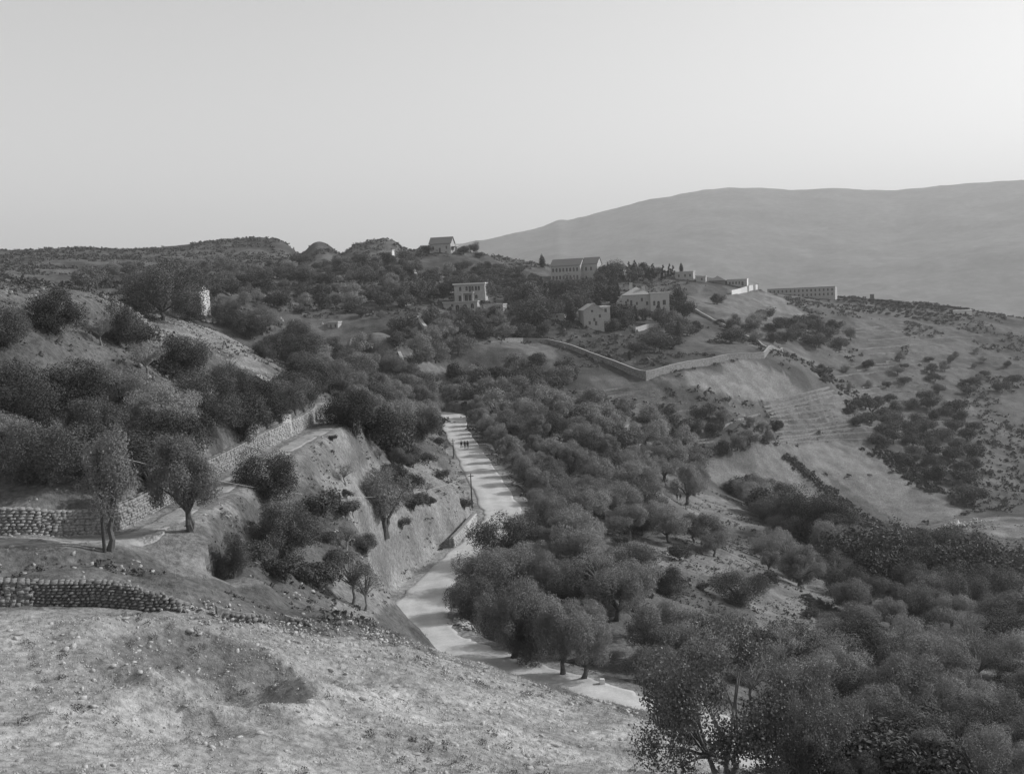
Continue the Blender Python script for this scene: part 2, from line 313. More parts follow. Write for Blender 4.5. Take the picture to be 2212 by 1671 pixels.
# ------------------------------------------------------------------ ground, mountain, haze
PXG, PYG = project(GX, GY, GZ)
tone = 0.100 + 0.035 * fbm(GX, GY, 40, 3, 11) + 0.045 * fbm(GX, GY, 7, 3, 12)
tone = np.where(DD > 280, tone - 0.01, tone)
def inpoly(x, y, poly):
    r = np.zeros(x.shape, bool); j = len(poly) - 1
    for i in range(len(poly)):
        xi, yi = poly[i]; xj, yj = poly[j]
        if yi != yj: r ^= ((yi > y) != (yj > y)) & (x < (xj - xi) * (y - yi) / (yj - yi) + xi)
        j = i
    return r
wob = np.clip(150 / DD, .45, 1.5); wx = PXG + 55 * fbm(GX, GY, 15, 5, 21) * wob + 10 * fbm(GX, GY, 1.5, 2, 23) * wob; wy = PYG + 28 * fbm(GX, GY, 15, 5, 22) * wob + 6 * fbm(GX, GY, 1.5, 2, 24) * wob
# soils that differ in themselves, plus one pit with shade in its tone: stony banks, ploughed and fallow fields, scrub
ZN = [  # polygon in the view, dmin, dmax, albedo
    ([(-400,1330),(400,1318),(600,1345),(840,1372),(1000,1420),(1200,1490),(1560,1640),(1560,1900),(-400,1900)], 0, 78, .30),
    ([(-400,1540),(420,1545),(700,1500),(1000,1490),(1300,1560),(1500,1640),(1500,1900),(-400,1900)], 0, 72, .36),
    ([(260,1395),(440,1375),(560,1400),(580,1440),(640,1470),(560,1510),(380,1480),(240,1440)], 40, 65, .2),  # foreground pit: dark grass, with pit shade also put into the tone
    ([(-400,1200),(240,1200),(420,1290),(420,1325),(-400,1325)], 58, 76, .17),
    ([(700,1000),(960,1000),(1030,1120),(960,1200),(840,1330),(760,1330),(720,1260),(800,1180),(720,1080)], 70, 200, .23),
    ([(620,960),(730,910),(760,960),(760,1010),(640,1060),(560,1030)], 80, 200, .17),
    ([(440,1090),(600,1030),(720,1090),(760,1180),(700,1300),(560,1290),(450,1200)], 60, 140, .115),
    ([(320,700),(440,690),(540,745),(600,830),(560,830),(480,760),(400,770),(320,740)], 140, 260, .24),
    ([(-400,600),(176,600),(260,610),(330,680),(400,705),(330,712),(180,690),(-400,700)], 90, 260, .15),
    ([(620,700),(720,688),(900,680),(1000,684),(880,718),(740,760),(660,765)], 290, 460, .2),
    ([(850,775),(1000,740),(1180,745),(1240,790),(1100,815),(1000,830),(900,800)], 270, 420, .2),
    ([(1400,822),(1520,792),(1620,778),(1690,800),(1740,850),(1700,870),(1620,865),(1540,840),(1440,835)], 300, 420, .29),
    ([(1690,795),(1720,778),(1810,838),(1775,858)], 320, 430, .13),
    ([(1500,960),(1560,990),(1690,960),(1760,1010),(1860,1130),(1760,1120),(1640,1060),(1500,1040)], 290, 400, .25),
    ([(1700,965),(1880,950),(2080,1105),(1960,1150),(1860,1080)], 300, 400, .26),
    ([(1650,862),(1800,838),(1870,930),(1760,960),(1700,960)], 330, 420, .23),
    ([(1460,1040),(1500,1050),(1660,1122),(1600,1150),(1500,1120),(1440,1080)], 240, 290, .27),
    ([(1340,1160),(1460,1180),(1620,1210),(1560,1250),(1480,1240),(1380,1215)], 120, 200, .22),
    ([(1640,1290),(1720,1230),(1860,1300),(1800,1400),(1700,1420),(1600,1360)], 100, 200, .21),
    ([(1990,1140),(2110,1105),(2300,1090),(2300,1160),(2100,1165)], 260, 340, .27),
    ([(1500,620),(1660,630),(1720,700),(1620,700),(1500,660)], 440, 680, .215),
    ([(1640,632),(1680,640),(1750,680),(1720,684),(1660,660)], 400, 680, .27),
    ([(1850,690),(1950,688),(1960,720),(1860,730)], 400, 700, .185), ([(1960,735),(2110,720),(2110,790),(1960,790)], 400, 700, .185),
    ([(1860,770),(2105,760),(2105,850),(1960,880),(1850,850)], 380, 640, .18), ([(1980,900),(2110,860),(2110,990),(2040,1000)], 360, 560, .2)]
for poly, d0, d1, v in ZN: tone = np.where(inpoly(wx, wy, poly) & (DD > d0) & (DD < d1), v * (.78 if d0 < 240 else .62) + 0.025 * fbm(GX, GY, 5, 3, 13) , tone)
mid = (DD > 330) & (DD < 800) & (wx < 1560); sc_ = fbm(GX, GY, 22, 4, 31)   # low scrub on the far hillside
tone = np.where((DD < 78) & (wy > 1345) & (PXG < 1560), tone * 1.12, tone)
_k = (GX > -85) & (GX < 20) & (GY > 55) & (GY < 240)
for _l, _h, _v in ((TRACK, 2.6, .21), (SPUR, 1.9, .19), (ROAD, 4.6, .25)):
    _d = seg_dist(GX[_k], GY[_k], _l[:, :2])[0] + 1.6 * fbm(GX[_k], GY[_k], 3, 3, 16); _w = 1 - sstep(_h * .75, _h * 1.25, _d); _t = tone[_k]; tone[_k] = _t * (1 - _w) + _v * _w
tone = np.where(mid, tone * (1 - .45 * sstep(.0, .18, sc_)), tone)
rg = (DD > 300) & (wx > 1150) & (wy > 690); tone = np.where(rg, tone * (1 - .35 * sstep(.05, .2, fbm(GX, GY, 12, 4, 32))), tone)
idx = np.arange(NA * ND).reshape(NA, ND)
gme = np_mesh('ground', np.stack([GX, GY, GZ], -1).reshape(-1, 3), np.stack([idx[:-1,:-1], idx[1:,:-1], idx[1:,1:], idx[:-1,1:]], -1).reshape(-1, 4)[:, ::-1], 4, True)
at = gme.attributes.new('tone', 'FLOAT', 'POINT'); at.data.foreach_set('value', np.clip(tone, .05, .5).astype(np.float32).ravel())
ground = prop(link('ground', gme, M['ground']), kind='structure')
# the far mountain: crest line measured against the view
CREST = np.array([(-2500,640),(-600,650),(300,640),(700,600),(900,552),(985,528),(1060,514),(1100,506),(1170,489),(1190,482),(1205,475),(1228,475),(1300,456),(1340,446),(1400,430),(1450,423),(1500,412),(1570,405),(1650,406),(1730,410),(1800,405),(1870,409),(1930,411),(2000,403),(2105,394),(2250,386),(2500,378),(2900,400),(3600,420),(5000,470)], float)
ca, cs = pxdir(CREST[:, 0], CREST[:, 1])
maz = np.linspace(-1.2, 1.2, 900); k = np.argsort(ca); hs = np.interp(maz, ca[k], cs[k])
mu = np.linspace(0, 1, 130); mA, mU = np.meshgrid(maz, mu, indexing='ij'); mS = np.repeat(hs[:, None], len(mu), 1)
dc = 5200 + 500 * np.sin(mA * 5); mD = np.where(mU < .8, 1500 + (dc - 1500) * (mU / .8), dc + (mU - .8) / .2 * 2500)
top = mS * dc
mX = mD * np.sin(mA); mY = mD * np.cos(mA); u = mU / .8
rise = np.where(u <= 1, -260 + (top + 260) * np.clip((u - .15) / .85, 0, 1) ** 1.25, top - (u - 1) / .25 * 260)
rid = fbm(mX, mY, 900, 5, 41); mZ = CAMZ + rise + 110 * rid * np.clip(1.6 * u * (1.0 - u), 0, 1) * 2 + 5 * fbm(mX, mY, 60, 3, 42)
mi = np.arange(mA.size).reshape(mA.shape)
mme = np_mesh('mountain', np.stack([mX, mY, mZ], -1).reshape(-1, 3), np.stack([mi[:-1,:-1], mi[1:,:-1], mi[1:,1:], mi[:-1,1:]], -1).reshape(-1, 4)[:, ::-1], 4, True)
prop(link('mountain', mme, M['hill']), kind='structure')
hb = MB(); hb.box(-9000, -300, CAMZ - 520, 9000, 9000, CAMZ + 760); hz = hb.build('haze', None)
hm = bpy.data.materials.new('haze'); hm.use_nodes = True; hm.node_tree.nodes.remove(hm.node_tree.nodes['Principled BSDF'])
pv = hm.node_tree.nodes.new('ShaderNodeVolumePrincipled'); pv.inputs['Color'].default_value = (.95, .95, .95, 1); pv.inputs['Density'].default_value = HAZE; pv.inputs['Anisotropy'].default_value = .2
hm.node_tree.links.new(pv.outputs[0], hm.node_tree.nodes['Material Output'].inputs['Volume']); hz.data.materials.append(hm); prop(hz, kind='stuff')
# ------------------------------------------------------------------ road and tracks
def ribbon(name, line, half, m, z=0.0, jit=0.0, kind='structure', cross=9):
    xy = line[:, :2]; t = np.gradient(xy, axis=0); t /= np.linalg.norm(t, axis=1)[:, None]; nrm = np.stack([-t[:, 1], t[:, 0]], 1); V = []
    for i in range(len(line)):
        hl = half + jit * NZ(i * .37, 3.0) * 2; hr = half + jit * NZ(i * .31, 9.0) * 2
        for c in range(cross):
            w = -hr + (hl + hr) * c / (cross - 1); V.append((xy[i, 0] + nrm[i, 0] * w, xy[i, 1] + nrm[i, 1] * w, line[i, 2] + z - (.6 if c in (0, cross - 1) else .02 * abs(w))))
    q = [(i * cross + c, i * cross + c + 1, (i + 1) * cross + c + 1, (i + 1) * cross + c) for i in range(len(line) - 1) for c in range(cross - 1)]
    me = np_mesh(name, V, np.array(q)[:, ::-1], 4, True)
    w_ = np.linspace(-1, 1, cross); ii_ = np.arange(len(line)); prof = .47 - .10 * np.abs(w_) ** 4 + .035 * (np.exp(-((np.abs(w_) - .42) / .13) ** 2)) - .03 * np.exp(-(w_ / .15) ** 2)   # polished wheel lines, dusty crown and edges
    wr = prof[None, :] + .05 * NZ(ii_[:, None] * .21 + 0 * w_[None], w_[None] * 2.2 + 5 + 0 * ii_[:, None]) + .04 * NZ(ii_[:, None] * .9 + 0 * w_[None], w_[None] * 4 + 25 + 0 * ii_[:, None])
    at2 = me.attributes.new('wear', 'FLOAT', 'POINT'); at2.data.foreach_set('value', wr.astype(np.float32).ravel()); return prop(link(name, me, m), kind=kind)
RL = smooth(np.c_[road_c, ROADZ], 16); ribbon('road', RL, ROADHALF, M['road'], .03, .35, cross=17)
ribbon('cart_track', smooth(tr, 14), 1.45, M['track'], .0, .2)
# ------------------------------------------------------------------ vegetation prototypes (unit height, base at the origin)
def crown_mesh(name, puffs, nleaf, ll, lw, seed, outward=.68, inner=.2, droop=0.0):
    g = np.random.default_rng(seed); puffs = np.array(puffs, float); w = puffs[:, 3] ** 2; w /= w.sum()
    k = g.choice(len(puffs), nleaf, p=w); dr = g.normal(size=(nleaf, 3)); dr /= np.linalg.norm(dr, axis=1)[:, None]
    rr = np.where(g.random(nleaf) < inner, g.random(nleaf) ** .5 * .8, .78 + .3 * g.random(nleaf)); rr *= 1 + .18 * np.sin(dr[:, 0] * 9 + k) * np.sin(dr[:, 1] * 8 + 2 * k)
    sq = puffs[k, 4] if puffs.shape[1] > 4 else np.ones(nleaf)
    c = puffs[k, :3] + dr * (rr * puffs[k, 3])[:, None] * np.stack([np.ones(nleaf), np.ones(nleaf), sq], 1)
    nn = dr * outward + g.normal(size=(nleaf, 3)) * (1 - outward) * .8; nn[:, 2] += .15; nn /= np.linalg.norm(nn, axis=1)[:, None]
    t = np.cross(nn, g.normal(size=(nleaf, 3))); t[:, 2] -= droop; t /= np.linalg.norm(t, axis=1)[:, None] + 1e-9; b = np.cross(nn, t)
    L_ = ll * (.6 + .8 * g.random(nleaf))[:, None]; W_ = lw * (.6 + .8 * g.random(nleaf))[:, None]
    V = np.stack([c - t * L_ * .5, c + b * W_ * .5 + nn * W_ * .15, c + t * L_ * .5, c - b * W_ * .5], 1).reshape(-1, 3)
    V[:, 2] = np.maximum(V[:, 2], .01)
    return np_mesh(name, V, np.arange(nleaf * 4).reshape(-1, 4), 4)
def limbs(seed, h0, puffs, r0, fork=1, lean=(0, 0), gnarl=.03, nl=7):
    g = random.Random(seed); b = MB(); base = Vector((0, 0, -.06)); tops = []
    for k_ in range(fork):
        a = g.random() * 6.28; off = Vector((math.cos(a), math.sin(a), 0)) * (.03 * (fork - 1)); top = Vector((lean[0] + off.x * 2.2, lean[1] + off.y * 2.2, h0))
        pts = [base + off * .4, off * .8 + Vector((0, 0, .02))] + [off.lerp(top, t) + Vector((g.uniform(-gnarl, gnarl), g.uniform(-gnarl, gnarl), 0)) for t in (.35, .7)] + [top]
        b.tube(pts, [r0 * 1.9, r0 * 1.35, r0, r0 * .85, r0 * .8], 7); tops.append(top)
    ps = sorted(puffs, key=lambda p: -p[3])[:nl]
    for p in ps:
        top = min(tops, key=lambda t: (t - Vector(p[:3])).length); e = Vector(p[:3]); mdl = top.lerp(e, .5) + Vector((g.uniform(-.04, .04), g.uniform(-.04, .04), g.uniform(-.02, .05)))
        b.tube([top + Vector((0, 0, -.03)), mdl, e], [r0 * .6, r0 * .38, r0 * .12], 5)
    me = bpy.data.meshes.new('trunk'); me.from_pydata(b.v, [], b.f); me.update(); return me
def puffset(seed, n, cz, rx, rz, pr, flat=1.0, lo=-.5):
    g = random.Random(seed); out = []
    for i in range(n):
        while True:
            v = Vector((g.gauss(0, 1), g.gauss(0, 1), g.gauss(0, 1))).normalized()
            if v.z > lo: break
        q = g.uniform(.45, 1.0); s = g.choice((.6, .8, 1.0, 1.25, 1.5)) * g.uniform(.85, 1.1)
        out.append((v.x * rx * q, v.y * rx * q, cz + v.z * rz * q, pr * s, flat))
    return out
PROTO = {}
def proto(kind, seed, trunk_m, crown_m, puffs, nleaf, ll, lw, h0, r0, fork=1, lean=(0, 0), outward=.55, inner=.25, nl=7, droop=0.0):
    top = np.percentile([p[2] + p[3] for p in puffs], 92); q = 1 / top; puffs = [tuple(c * q for c in p[:4]) + (p[4],) for p in puffs]
    cm = crown_mesh('crown', puffs, nleaf, ll, lw, seed, outward, inner, droop); cm.materials.append(M[crown_m])
    tm = limbs(seed, h0 * q, puffs, r0, fork, lean, nl=nl); tm.materials.append(M[trunk_m]); PROTO.setdefault(kind, []).append((tm, cm))
for i in range(7): proto('olive', 100 + i, 'bark', 'olive', puffset(100 + i, 20 + i * 3, .56, .40 + .06 * (i % 3), .31 + .04 * (i % 2), .15 - .006 * i, .9, -.85), 24000, .029, .011, .22, .045, 1 + i % 2, (0.06 * ((i % 3) - 1), .03), nl=9)
for i in range(3): proto('olive_far', 120 + i, 'bark', 'olive', puffset(120 + i, 22, .52, .50, .34, .17, .95, -.9), 4200, .06, .03, .28, .04, 1, nl=5)
for i in range(2): proto('olive_tall', 130 + i, 'bark', 'olive', puffset(130 + i, 34, .64, .33, .33, .10, 1.1, -.8), 17000, .028, .010, .26, .035, 1, (-.03, 0), nl=9)
for i in range(4): proto('broad', 140 + i, 'bark', 'dark', puffset(140 + i, 28, .46, .50, .38, .17, .9, -1), 24000, .025, .016, .2, .035, 1 + i % 2, nl=8)
for i in range(3): proto('broad_far', 150 + i, 'bark', 'dark', puffset(150 + i, 20, .48, .54, .36, .19, .9, -1), 3600, .07, .045, .2, .035, 1, nl=4)
for i in range(3): proto('bush', 160 + i, 'bark', 'scrub', puffset(160 + i, 14, .42, .55, .3, .24, .8, -.3), 2600, .09, .05, .15, .04, 2, nl=5)
for i in range(3): proto('thin', 170 + i, 'barkp', 'olive', puffset(170 + i, 22, .62, .42, .28, .11, .9, -.6), 3000, .030, .012, .33, .03, 1, (.05, 0), inner=.5, nl=18)
for i in range(2): proto('bare', 180 + i, 'barkp', 'olive', puffset(180 + i, 14, .62, .42, .28, .11, .9, -.4), 160, .03, .01, .3, .03, 1, (.05, 0), inner=.5, nl=14)
for i in range(3):   # pines: narrow pointed crowns
    g = random.Random(190 + i); pf = []
    for k_ in range(26):
        z = .15 + .8 * k_ / 25; r = .20 * (1 - z) ** .7 + .015; a = g.random() * 6.28; pf.append((math.cos(a) * r * g.uniform(.4, 1), math.sin(a) * r * g.uniform(.4, 1), z, .07 * (1.25 - z) + .012, .9))
    proto('pine', 190 + i, 'bark', 'pine', pf, 3400, .05, .02, .15, .02, 1, outward=.4, nl=2)
for i in range(2):   # cypresses: closed spindles
    pf = [(0, 0, .06 + .88 * k_ / 17, (.085 * math.sin(math.pi * min(1, (.1 + k_ / 17 * .88)) ** .75) + .008), 1.6) for k_ in range(18)]
    proto('cypress', 200 + i, 'bark', 'pine', pf, 2600, .045, .015, .08, .018, 1, outward=.5, nl=1)
for i in range(2):   # stone-pine like round heads used for the big old trees
    proto('old', 210 + i, 'bark', 'dark', puffset(210 + i, 44, .46, .66, .42, .16, .85, -.9), 30000, .024, .016, .16, .03, 1 + i, nl=10)
for i in range(2): proto('fig', 220 + i, 'barkp', 'fig', puffset(220 + i, 56, .50, .62, .42, .11, .95, -.95), 26000, .019, .015, .18, .022, 3, outward=.3, inner=.55, nl=26)
NAMES = dict(olive='olive_tree', olive_far='olive_tree', olive_tall='olive_tree', broad='leafy_tree', broad_far='evergreen_tree', bush='bush', thin='olive_tree', bare='bare_tree', pine='pine_tree', cypress='cypress_tree', old='carob_tree', fig='fig_tree')
CATS = dict(olive='olive tree', olive_far='olive tree', olive_tall='olive tree', broad='tree', broad_far='tree', bush='bush', thin='olive tree', bare='bare tree', pine='pine tree', cypress='cypress', old='tree', fig='fig tree')
ORD = ('first second third fourth fifth sixth seventh eighth ninth tenth eleventh twelfth thirteenth fourteenth fifteenth sixteenth seventeenth eighteenth nineteenth twentieth twenty-first twenty-second twenty-third twenty-fourth twenty-fifth twenty-sixth twenty-seventh ' + 'later ' * 30).split()
TREES = []; TREE_E = []; rt = random.Random(77)
def tree(kind, loc, h, label, group=None, wide=1.0, rz=None, var=None, m=None):
    pr = PROTO[kind]; tm, cm = pr[var if var is not None else rt.randrange(len(pr))]
    e = empty(NAMES[kind], loc, rt.random() * 6.28 if rz is None else rz, 1, label=label, cat=CATS[kind], group=group)
    e.scale = (h * wide * rt.uniform(.9, 1.1), h * wide, h); e.rotation_euler = (rt.gauss(0, .05), rt.gauss(0, .05), e.rotation_euler[2])
    if CATS[kind] == 'bush': link('stem', tm, parent=e); c = link('foliage', cm, parent=e)
    else: link('trunk', tm, parent=e); c = link('crown', cm, parent=e)
    TREES.append((loc[0], loc[1], h * wide * .4)); TREE_E.append(e); return e
def tpx(kind, px, py, hpx, label, group=None, wide=1.0, **kw):
    p = hit(px, py); d = math.hypot(p.x, p.y); return tree(kind, p, hpx * d / F, label, group, wide, **kw)
# ------------------------------------------------------------------ trees one can point to
tpx('old', 352, 692, 118, 'big dark spreading tree on the brow of the left hill beside the half hidden house', wide=1.05, var=0)
tpx('broad', 405, 693, 62, 'smaller dark tree leaning against the right side of the big spreading tree')
tpx('olive_tall', 240, 1188, 232, 'tall pale feathery olive directly behind the near utility pole at the left', wide=.72, var=0)
tpx('olive', 409, 1146, 200, 'old olive with a dark leaning bare trunk beside the cart track', wide=.72, var=1, rz=2.2)
tpx('olive', 330, 1095, 150, 'round silvery olive behind the track wall left of the leaning olive', wide=.9, var=2)
tpx('broad', 578, 1078, 100, 'wide dark leafy bush tree at the outer edge of the cart track', wide=1.15, var=0)
tpx('broad', 612, 1205, 125, 'large nearly black round tree on the bank below the cart track', wide=.88, var=1)
tpx('broad', 506, 1248, 96, 'small dark tree at the lower end of the bank beside the side track', wide=.65, var=2)
tpx('olive', 832, 1152, 140, 'grey olive with a pale split trunk standing alone on the road bank', wide=.85, var=3)
tpx('thin', 764, 1306, 128, 'thin see-through tree with twisted trunk just left of the road bend', wide=.8, var=0)
tpx('thin', 790, 1318, 105, 'second thin tree leaning right beside the twisted one at the bend', wide=.8, var=1)
tpx('broad', 1085, 1218, 112, 'dark compact tree overhanging the right edge of the road above the bend', wide=.85, var=3)
tpx('olive', 1245, 1203, 112, 'olive with a forked dark trunk on the pale patch right of the road', wide=1.05, var=4)
tpx('broad', 1024, 1345, 108, 'dark round tree filling the inside corner of the road bend', wide=.85, var=1)
tpx('olive', 1108, 1421, 172, 'bright grey olive with a pale trunk at the roadside inside the bend', wide=.78, var=5)
tpx('broad', 1146, 1428, 120, 'dark low-forked tree between the two bright roadside olives', wide=.75, var=0)
tpx('olive', 1216, 1457, 165, 'tall grey olive beside the road just right of the dark forked tree', wide=.75, var=6)
tpx('olive', 1262, 1466, 140, 'grey olive just left of the square white kerb block', wide=.8, var=0)
tpx('broad', 1446, 1284, 62, 'isolated dark bush tree at the lower edge of the grassy field', wide=1.25, var=2)
tpx('broad', 1598, 1305, 72, 'ragged dark tree in the middle of the lower right slope', wide=1.1, var=3)
tpx('olive', 1543, 1202, 56, 'small olive with a thin dark stem at the far edge of the grassy field', wide=.95, var=2)
tpx('bush', 1468, 1210, 34, 'dark low bush beside the small olive in the grassy field', wide=1.1)
tpx('olive', 1482, 1090, 88, 'old olive with a thick trunk on the bright spur next to two walkers', wide=.85, var=1)
tpx('olive', 1500, 1070, 70, 'olive with a slanting trunk just behind the old one on the spur', wide=.9, var=3)
tpx('broad', 1748, 1165, 105, 'tallest dark tree clump at the foot of the ploughed valley field', wide=.9, var=0)
tpx('broad', 1800, 1172, 92, 'dark tree just right of the tallest clump below the valley field', wide=.9, var=1)
tpx('broad', 1700, 1150, 80, 'dark tree just left of the tallest clump below the valley field', wide=.9, var=2)
tpx('broad', 2008, 1298, 74, 'very dark round tree near the right border in the valley wood', wide=1.1, var=3)
tpx('broad', 2085, 1330, 84, 'very dark tree at the right border below the pale tent bank', wide=1.0, var=0)
tpx('olive', 1942, 1575, 165, 'large olive with a dark forked trunk in the lower right corner', wide=.95, var=4)
tpx('fig', 1570, 1690, 350, 'big fig tree with shiny leaves and pale branches in the right foreground', wide=.8, var=0)
tpx('fig', 1745, 1700, 255, 'second fig tree with bare pale twigs beyond the right foreground one', wide=.7, var=1)
tpx('bare', 497, 825, 62, 'bare forked tree in the left orchard near the flat stone terrace', var=0)
tpx('bare', 540, 845, 48, 'smaller bare tree beside the pale retaining wall in the orchard', var=1)
tpx('broad', 572, 775, 42, 'round dark tree at the lower tip of the pale ridge', wide=.95)
tpx('cypress', 1172, 578, 28, 'slender dark cypress at the left end of the long school roof', wide=2.2)
tpx('cypress', 1472, 588, 22, 'small pointed cypress at the right end of the pine wood', wide=2.0)
tpx('cypress', 1466, 744, 54, 'lone thin cypress on the slope below the big villa', wide=1.0)
tpx('cypress', 1234, 694, 48, 'broad dark conical cypress left of the gabled stone house', wide=2.6)
tpx('cypress', 1360, 778, 22, 'tiny dark cypress in the walled garden above the wall corner', wide=1.6)
tpx('broad_far', 1462, 672, 52, 'tall dark tree at the right corner of the big villa', wide=.8)
tpx('broad_far', 1478, 690, 40, 'lower leaning dark tree in front of the villa corner tree', wide=.9)
tpx('broad_far', 1549, 658, 24, 'lone round tree on the bare slope below the white walled house', wide=1.1)
tpx('broad_far', 1022, 548, 22, 'small leaning tree on the skyline right of the hilltop house', wide=.8)
tpx('bush', 1036, 557, 14, 'round bush just below the small leaning skyline tree')
tpx('bush', 1002, 550, 20, 'dark bush beside the right corner of the hilltop house')
tpx('bush', 925, 545, 16, 'dark bush at the left corner of the hilltop house', wide=1.4)
tpx('broad_far', 986, 640, 42, 'round dark tree covering the left side of the flat roofed villa', wide=.95)
tpx('broad_far', 1042, 665, 50, 'dark tree covering the right side of the flat roofed villa', wide=.7)
tpx('broad_far', 960, 640, 30, 'second dark tree left of the flat roofed villa')
for (px, py, h, lb) in ((718,952,14,'little dark bush on the outer verge of the cart track'),(750,1112,34,'dark bush on the slope below the leafy track edge tree'),(890,1060,34,'small dark two-lobed bush on the road bank'),(868,1142,26,'low dark bush right of the lone olive on the bank'),(893,1010,30,'dark bush near the top of the road bank'),(925,1000,24,'dark bush overhanging the gutter of the road'),(1003,1098,24,'low bush at the foot of the leaning utility pole'),(955,1035,22,'low bush on the edge of the bank above the gutter'),(948,962,20,'pale bush on the bank beside the far utility pole'),(1230,1290,26,'low bush between the road bend and the grassy field'),(1520,1275,18,'small dark bush in the dry grass of the lower slope'),(1750,1335,24,'small bush among the terraced plant rows'),(1655,1262,30,'bushy tree at the top of the lower right slope'),(1640,1395,38,'dark bush in the dry grass behind the fig trees'),(1340,1178,24,'low bush at the left end of the grassy field'),(1555,700,12,'low bush row end by the slope path')):
    tpx('bush', px, py, h, lb, wide=1.1)
# ------------------------------------------------------------------ groves and woods: individuals scattered over the measured ground
def zone(poly, n, spacing, hr, kinds, label, group, tries=9, avoid=3.0, keep=.0, dlim=None, wide=(.95, 1.3), cat=None):
    xs = [p[0] for p in poly]; ys = [p[1] for p in poly]; placed = 0; HGT = []
    for t in range(n * tries):
        if placed >= n: break
        x = rt.uniform(min(xs), max(xs)); y = rt.uniform(min(ys), max(ys))
        if not inpoly(np.array([x]), np.array([y]), poly)[0]: continue
        p = hit(x, y); d = math.hypot(p.x, p.y)
        if dlim and not (dlim[0] < d < dlim[1]): continue
        ok = True
        for q in TREES:
            if (q[0] - p.x) ** 2 + (q[1] - p.y) ** 2 < (spacing * (1 if q[2] > 1 else .6)) ** 2: ok = False; break
        if not ok: continue
        if 'cut bank' in label and min(np.hypot(TRACK[:, 0] - p.x, TRACK[:, 1] - p.y)) < 5: continue
        if d < 360 and (min(np.hypot(ROAD[:, 0] - p.x, ROAD[:, 1] - p.y)) < ROADHALF + avoid or min(np.hypot(TRACK[:, 0] - p.x, TRACK[:, 1] - p.y)) < 2.6): continue
        k_ = rt.choice(kinds); tree(k_, p, min(rt.uniform(*hr), d * .05), label, group, rt.uniform(*wide)); HGT.append((TREE_E[-1], float(x), float(y))); placed += 1
    if placed > 3:   # say which one: its place inside the stand and its size against its neighbours
        hs_ = sorted(e.scale[2] for e, _, _ in HGT); lo_, hi_ = hs_[len(hs_) // 3], hs_[2 * len(hs_) // 3]
        nx = 3 if placed > 10 else 2; ny = 3 if placed > 18 else 2; big = placed > 40; qx = sorted(h[1] for h in HGT); qy = sorted(h[2] for h in HGT)
        for e, x, y in HGT:
            cx = sum(x > qx[len(qx) * i_ // nx] for i_ in range(1, nx)); cy = sum(y > qy[len(qy) * i_ // ny] for i_ in range(1, ny))
            col = ('left', 'middle', 'right')[cx * (2 if nx == 2 else 1)]; row = ('top', 'centre', 'bottom')[cy * (2 if ny == 2 else 1)]
            sz = 'low' if e.scale[2] < lo_ else 'tall' if e.scale[2] > hi_ else 'middling'
            wd = e.scale[0] / e.scale[2]; e['label'] = sz + (' narrow ' if wd < .95 else ' wide ' if wd > 1.05 else ' ') + e['label'] + ', ' + row + ' ' + col
    return placed
OL = ['olive']; OF = ['olive_far']
